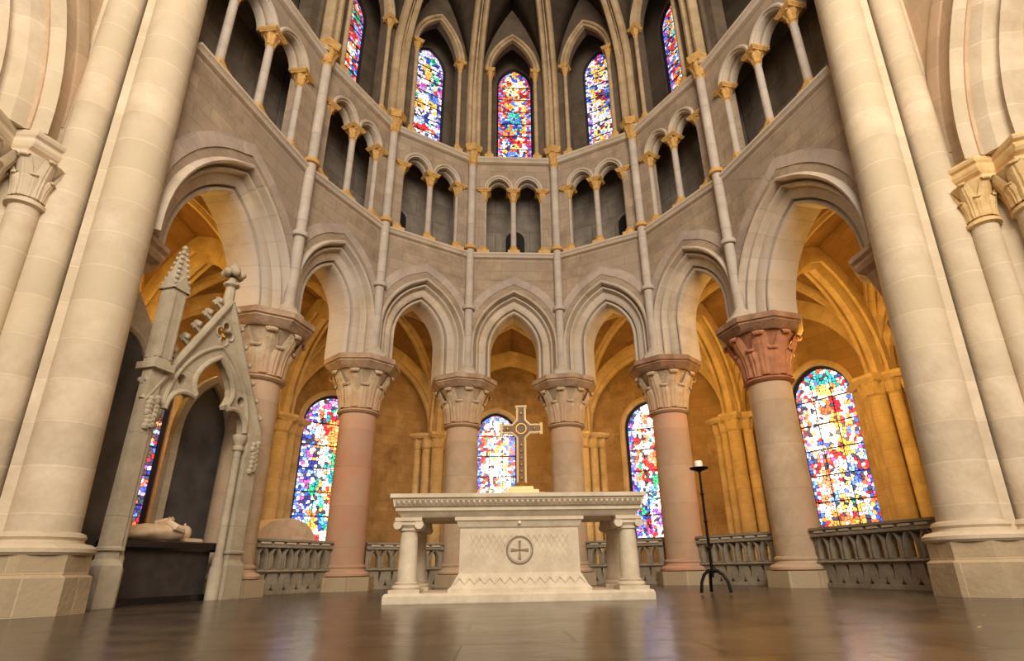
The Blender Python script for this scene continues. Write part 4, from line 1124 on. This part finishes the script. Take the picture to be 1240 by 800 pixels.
for k in range(7):
    f_ = k/7; r = .118*(1-f_)+.02*f_; z = 4.50+.66*f_
    for sx, sy in ((1, 1), (1, -1), (-1, 1), (-1, -1)): mb.sphere((c+sx*r, -.02+sy*r, z), .032, 6, 4)
mb.sphere((c, -.02, 5.17), .045, 7, 5); obj('spire_crockets', mb, 'tomb', pn)
# foliage clusters at the gable feet
for x0, z0_, zr in ((-1.06, 2.30, .42), (1.05, 2.0, .5)):
    mb = MB()
    for k in range(14): mb.sphere((x0+.08*(k % 2)-.04+.05*random.random(), -.11, z0_+zr*k/13), .055, 6, 4)
    obj('foliage_boss', mb, 'tomb', t)
# rear arch and slate back panel
mb = MB(); panel(mb, LOC, [(.30, .86), (1.55, .86), (1.55, 3.0), (.92, 3.75), (.30, 3.0)], [], DB-.03, DB+.03); obj('back_panel', mb, 'slate', t, smooth=None)
mb = MB(); archsweep(mb, LOC, pointed(.50, .0, 2.6, .95, 8, .82), [(.16, DB-.14), (.16, DB-.04), (0, DB-.04), (0, DB-.10), (.05, DB-.16)]); obj('back_arch', mb, 'tomb', t)

t = thing('sarcophagus', 'dark stone tomb chest with black slab under the gabled canopy', 'tomb', TP+Vector((-te.y, te.x, 0))*.42, TR)
mb = MB(); mb.box(-.74, .78, -.26, .30, .08, .70); obj('chest', mb, 'black', t, smooth=None)
mb = MB(); mb.box(-.78, .82, -.30, .34, 0, .09); obj('foot', mb, 'slab', t, smooth=None)
mb = MB(); mb.loft([[(-.80-q, -.33-q, z), (.84+q, -.33-q, z), (.84+q, .36+q, z), (-.80-q, .36+q, z)] for q, z in ((0, .70), (.03, .74), (.03, .82), (.0, .84))]); obj('slab', mb, 'slab', t, smooth=None)
# recumbent statue
t = thing('effigy', 'pale recumbent robed statue lying on the black tomb slab', 'statue', TP+Vector((-te.y, te.x, 0))*.40+Vector((0, 0, .84)), TR)
mb = MB(); rings = []
secs = [(-.80, .03, .05, .03), (-.78, .10, .12, .10), (-.72, .13, .15, .15), (-.66, .15, .11, .10), (-.5, .17, .10, .10), (-.3, .18, .12, .12), (-.1, .17, .12, .12), (.06, .19, .14, .14), (.20, .22, .14, .14), (.27, .19, .12, .13), (.315, .09, .08, .13), (.345, .062, .065, .135), (.375, .075, .085, .14), (.42, .085, .105, .145), (.47, .085, .11, .15), (.52, .07, .09, .145), (.55, .03, .04, .14)]
for x, wy, wz, zc in secs:
    ring = []
    for k in range(20):
        a_ = 2*PI*k/20; fold = 1+(.06*math.sin(5*a_+x*6) if x < .1 else 0)
        ring.append((x, wy*math.cos(a_)*fold, max(0, zc+wz*math.sin(a_)*fold)))
    rings.append(ring)
mb.loft(rings)
mb.sphere((.435, 0, .265), .018, 7, 5, (1.2, .8, 1.4)); mb.sphere((.41, 0, .245), .02, 7, 5, (.5, 1.2, .5))
obj('body', mb, 'alabaster', t, smooth=60)
mb = MB()
for s_ in (-1, 1):
    mb.tube([(.20, s_*.20, .17), (.06, s_*.21, .20), (.02, s_*.12, .27), (.12, s_*.025, .32)], [.06, .055, .045, .03], 8)
    for k in range(4): mb.tube([(.12, s_*.018-.0, .31-.008*k), (.20-.01*abs(k-1), s_*.012, .345-.016*k)], .010, 5)
    mb.tube([(.11, s_*.02, .325), (.15, s_*.03, .36)], .010, 5)
obj('praying_hands', mb, 'alabaster', t)
mb = MB(); mb.loft([[(x0, -.17, z) , (x1, -.17, z), (x1, .17, z), (x0, .17, z)] for x0, x1, z in ((.34, .66, 0), (.33, .67, .03), (.36, .64, .06))]); obj('pillow', mb, 'alabaster', t)

# slate blind arch behind the left post
t = thing('slate_panel', 'tall dark slate wall panel with rounded stone head beside the left pier', 'wall panel', TP+Vector((-te.y, te.x, 0))*.70+te*-1.13, TR)
mb = MB(); panel(mb, LOC, outline(pointed(.46, .0, 3.3, .55, 8, 0))[::-1], [], -.02, .04); obj('slate', mb, 'slate', t, smooth=None)
mb = MB(); archsweep(mb, LOC, pointed(.46, 2.6, 3.3, .55, 8, 0), [(.10, -.08), (.10, .08), (0, .06), (0, -.06), (.04, -.10)]); obj('stone_head', mb, 'tomb', t)
mb = MB(); panel(mb, LOC, [(-.46, 3.3), (.56, 3.3), (.56, 4.0), (.1, 4.6), (-.46, 4.7)], [], .045, .12); obj('stone_gable', mb, 'tomb', t, smooth=None)
mb = MB(); mb.box(-.46, .46, -.16, -.02, .76, .84); obj('sill', mb, 'slate', t, smooth=None)

# domed pale stone behind the left balustrade
c = Vector(pol(-60, 6.35)); e = Vector((math.cos(math.radians(60)), math.sin(math.radians(60)))); c = c+e*.60
t = thing('domed_stone', 'pale stone block with rounded domed top behind the left balustrade', 'stone block', (c.x, c.y, 0), math.radians(60))
mb = MB(); mb.box(-.74, .74, -.3, .3, 0, 1.0); obj('block', mb, 'altar', t, smooth=None)
mb = MB(); mb.loft([[(.76*q, -.32, z), (.76*q, .32, z), (-.76*q, .32, z), (-.76*q, -.32, z)] for q, z in ((1, .98), (1, 1.06), (.93, 1.17), (.80, 1.28), (.6, 1.38), (.36, 1.44), (.1, 1.47))]); obj('domed_top', mb, 'alabaster', t, smooth=50)
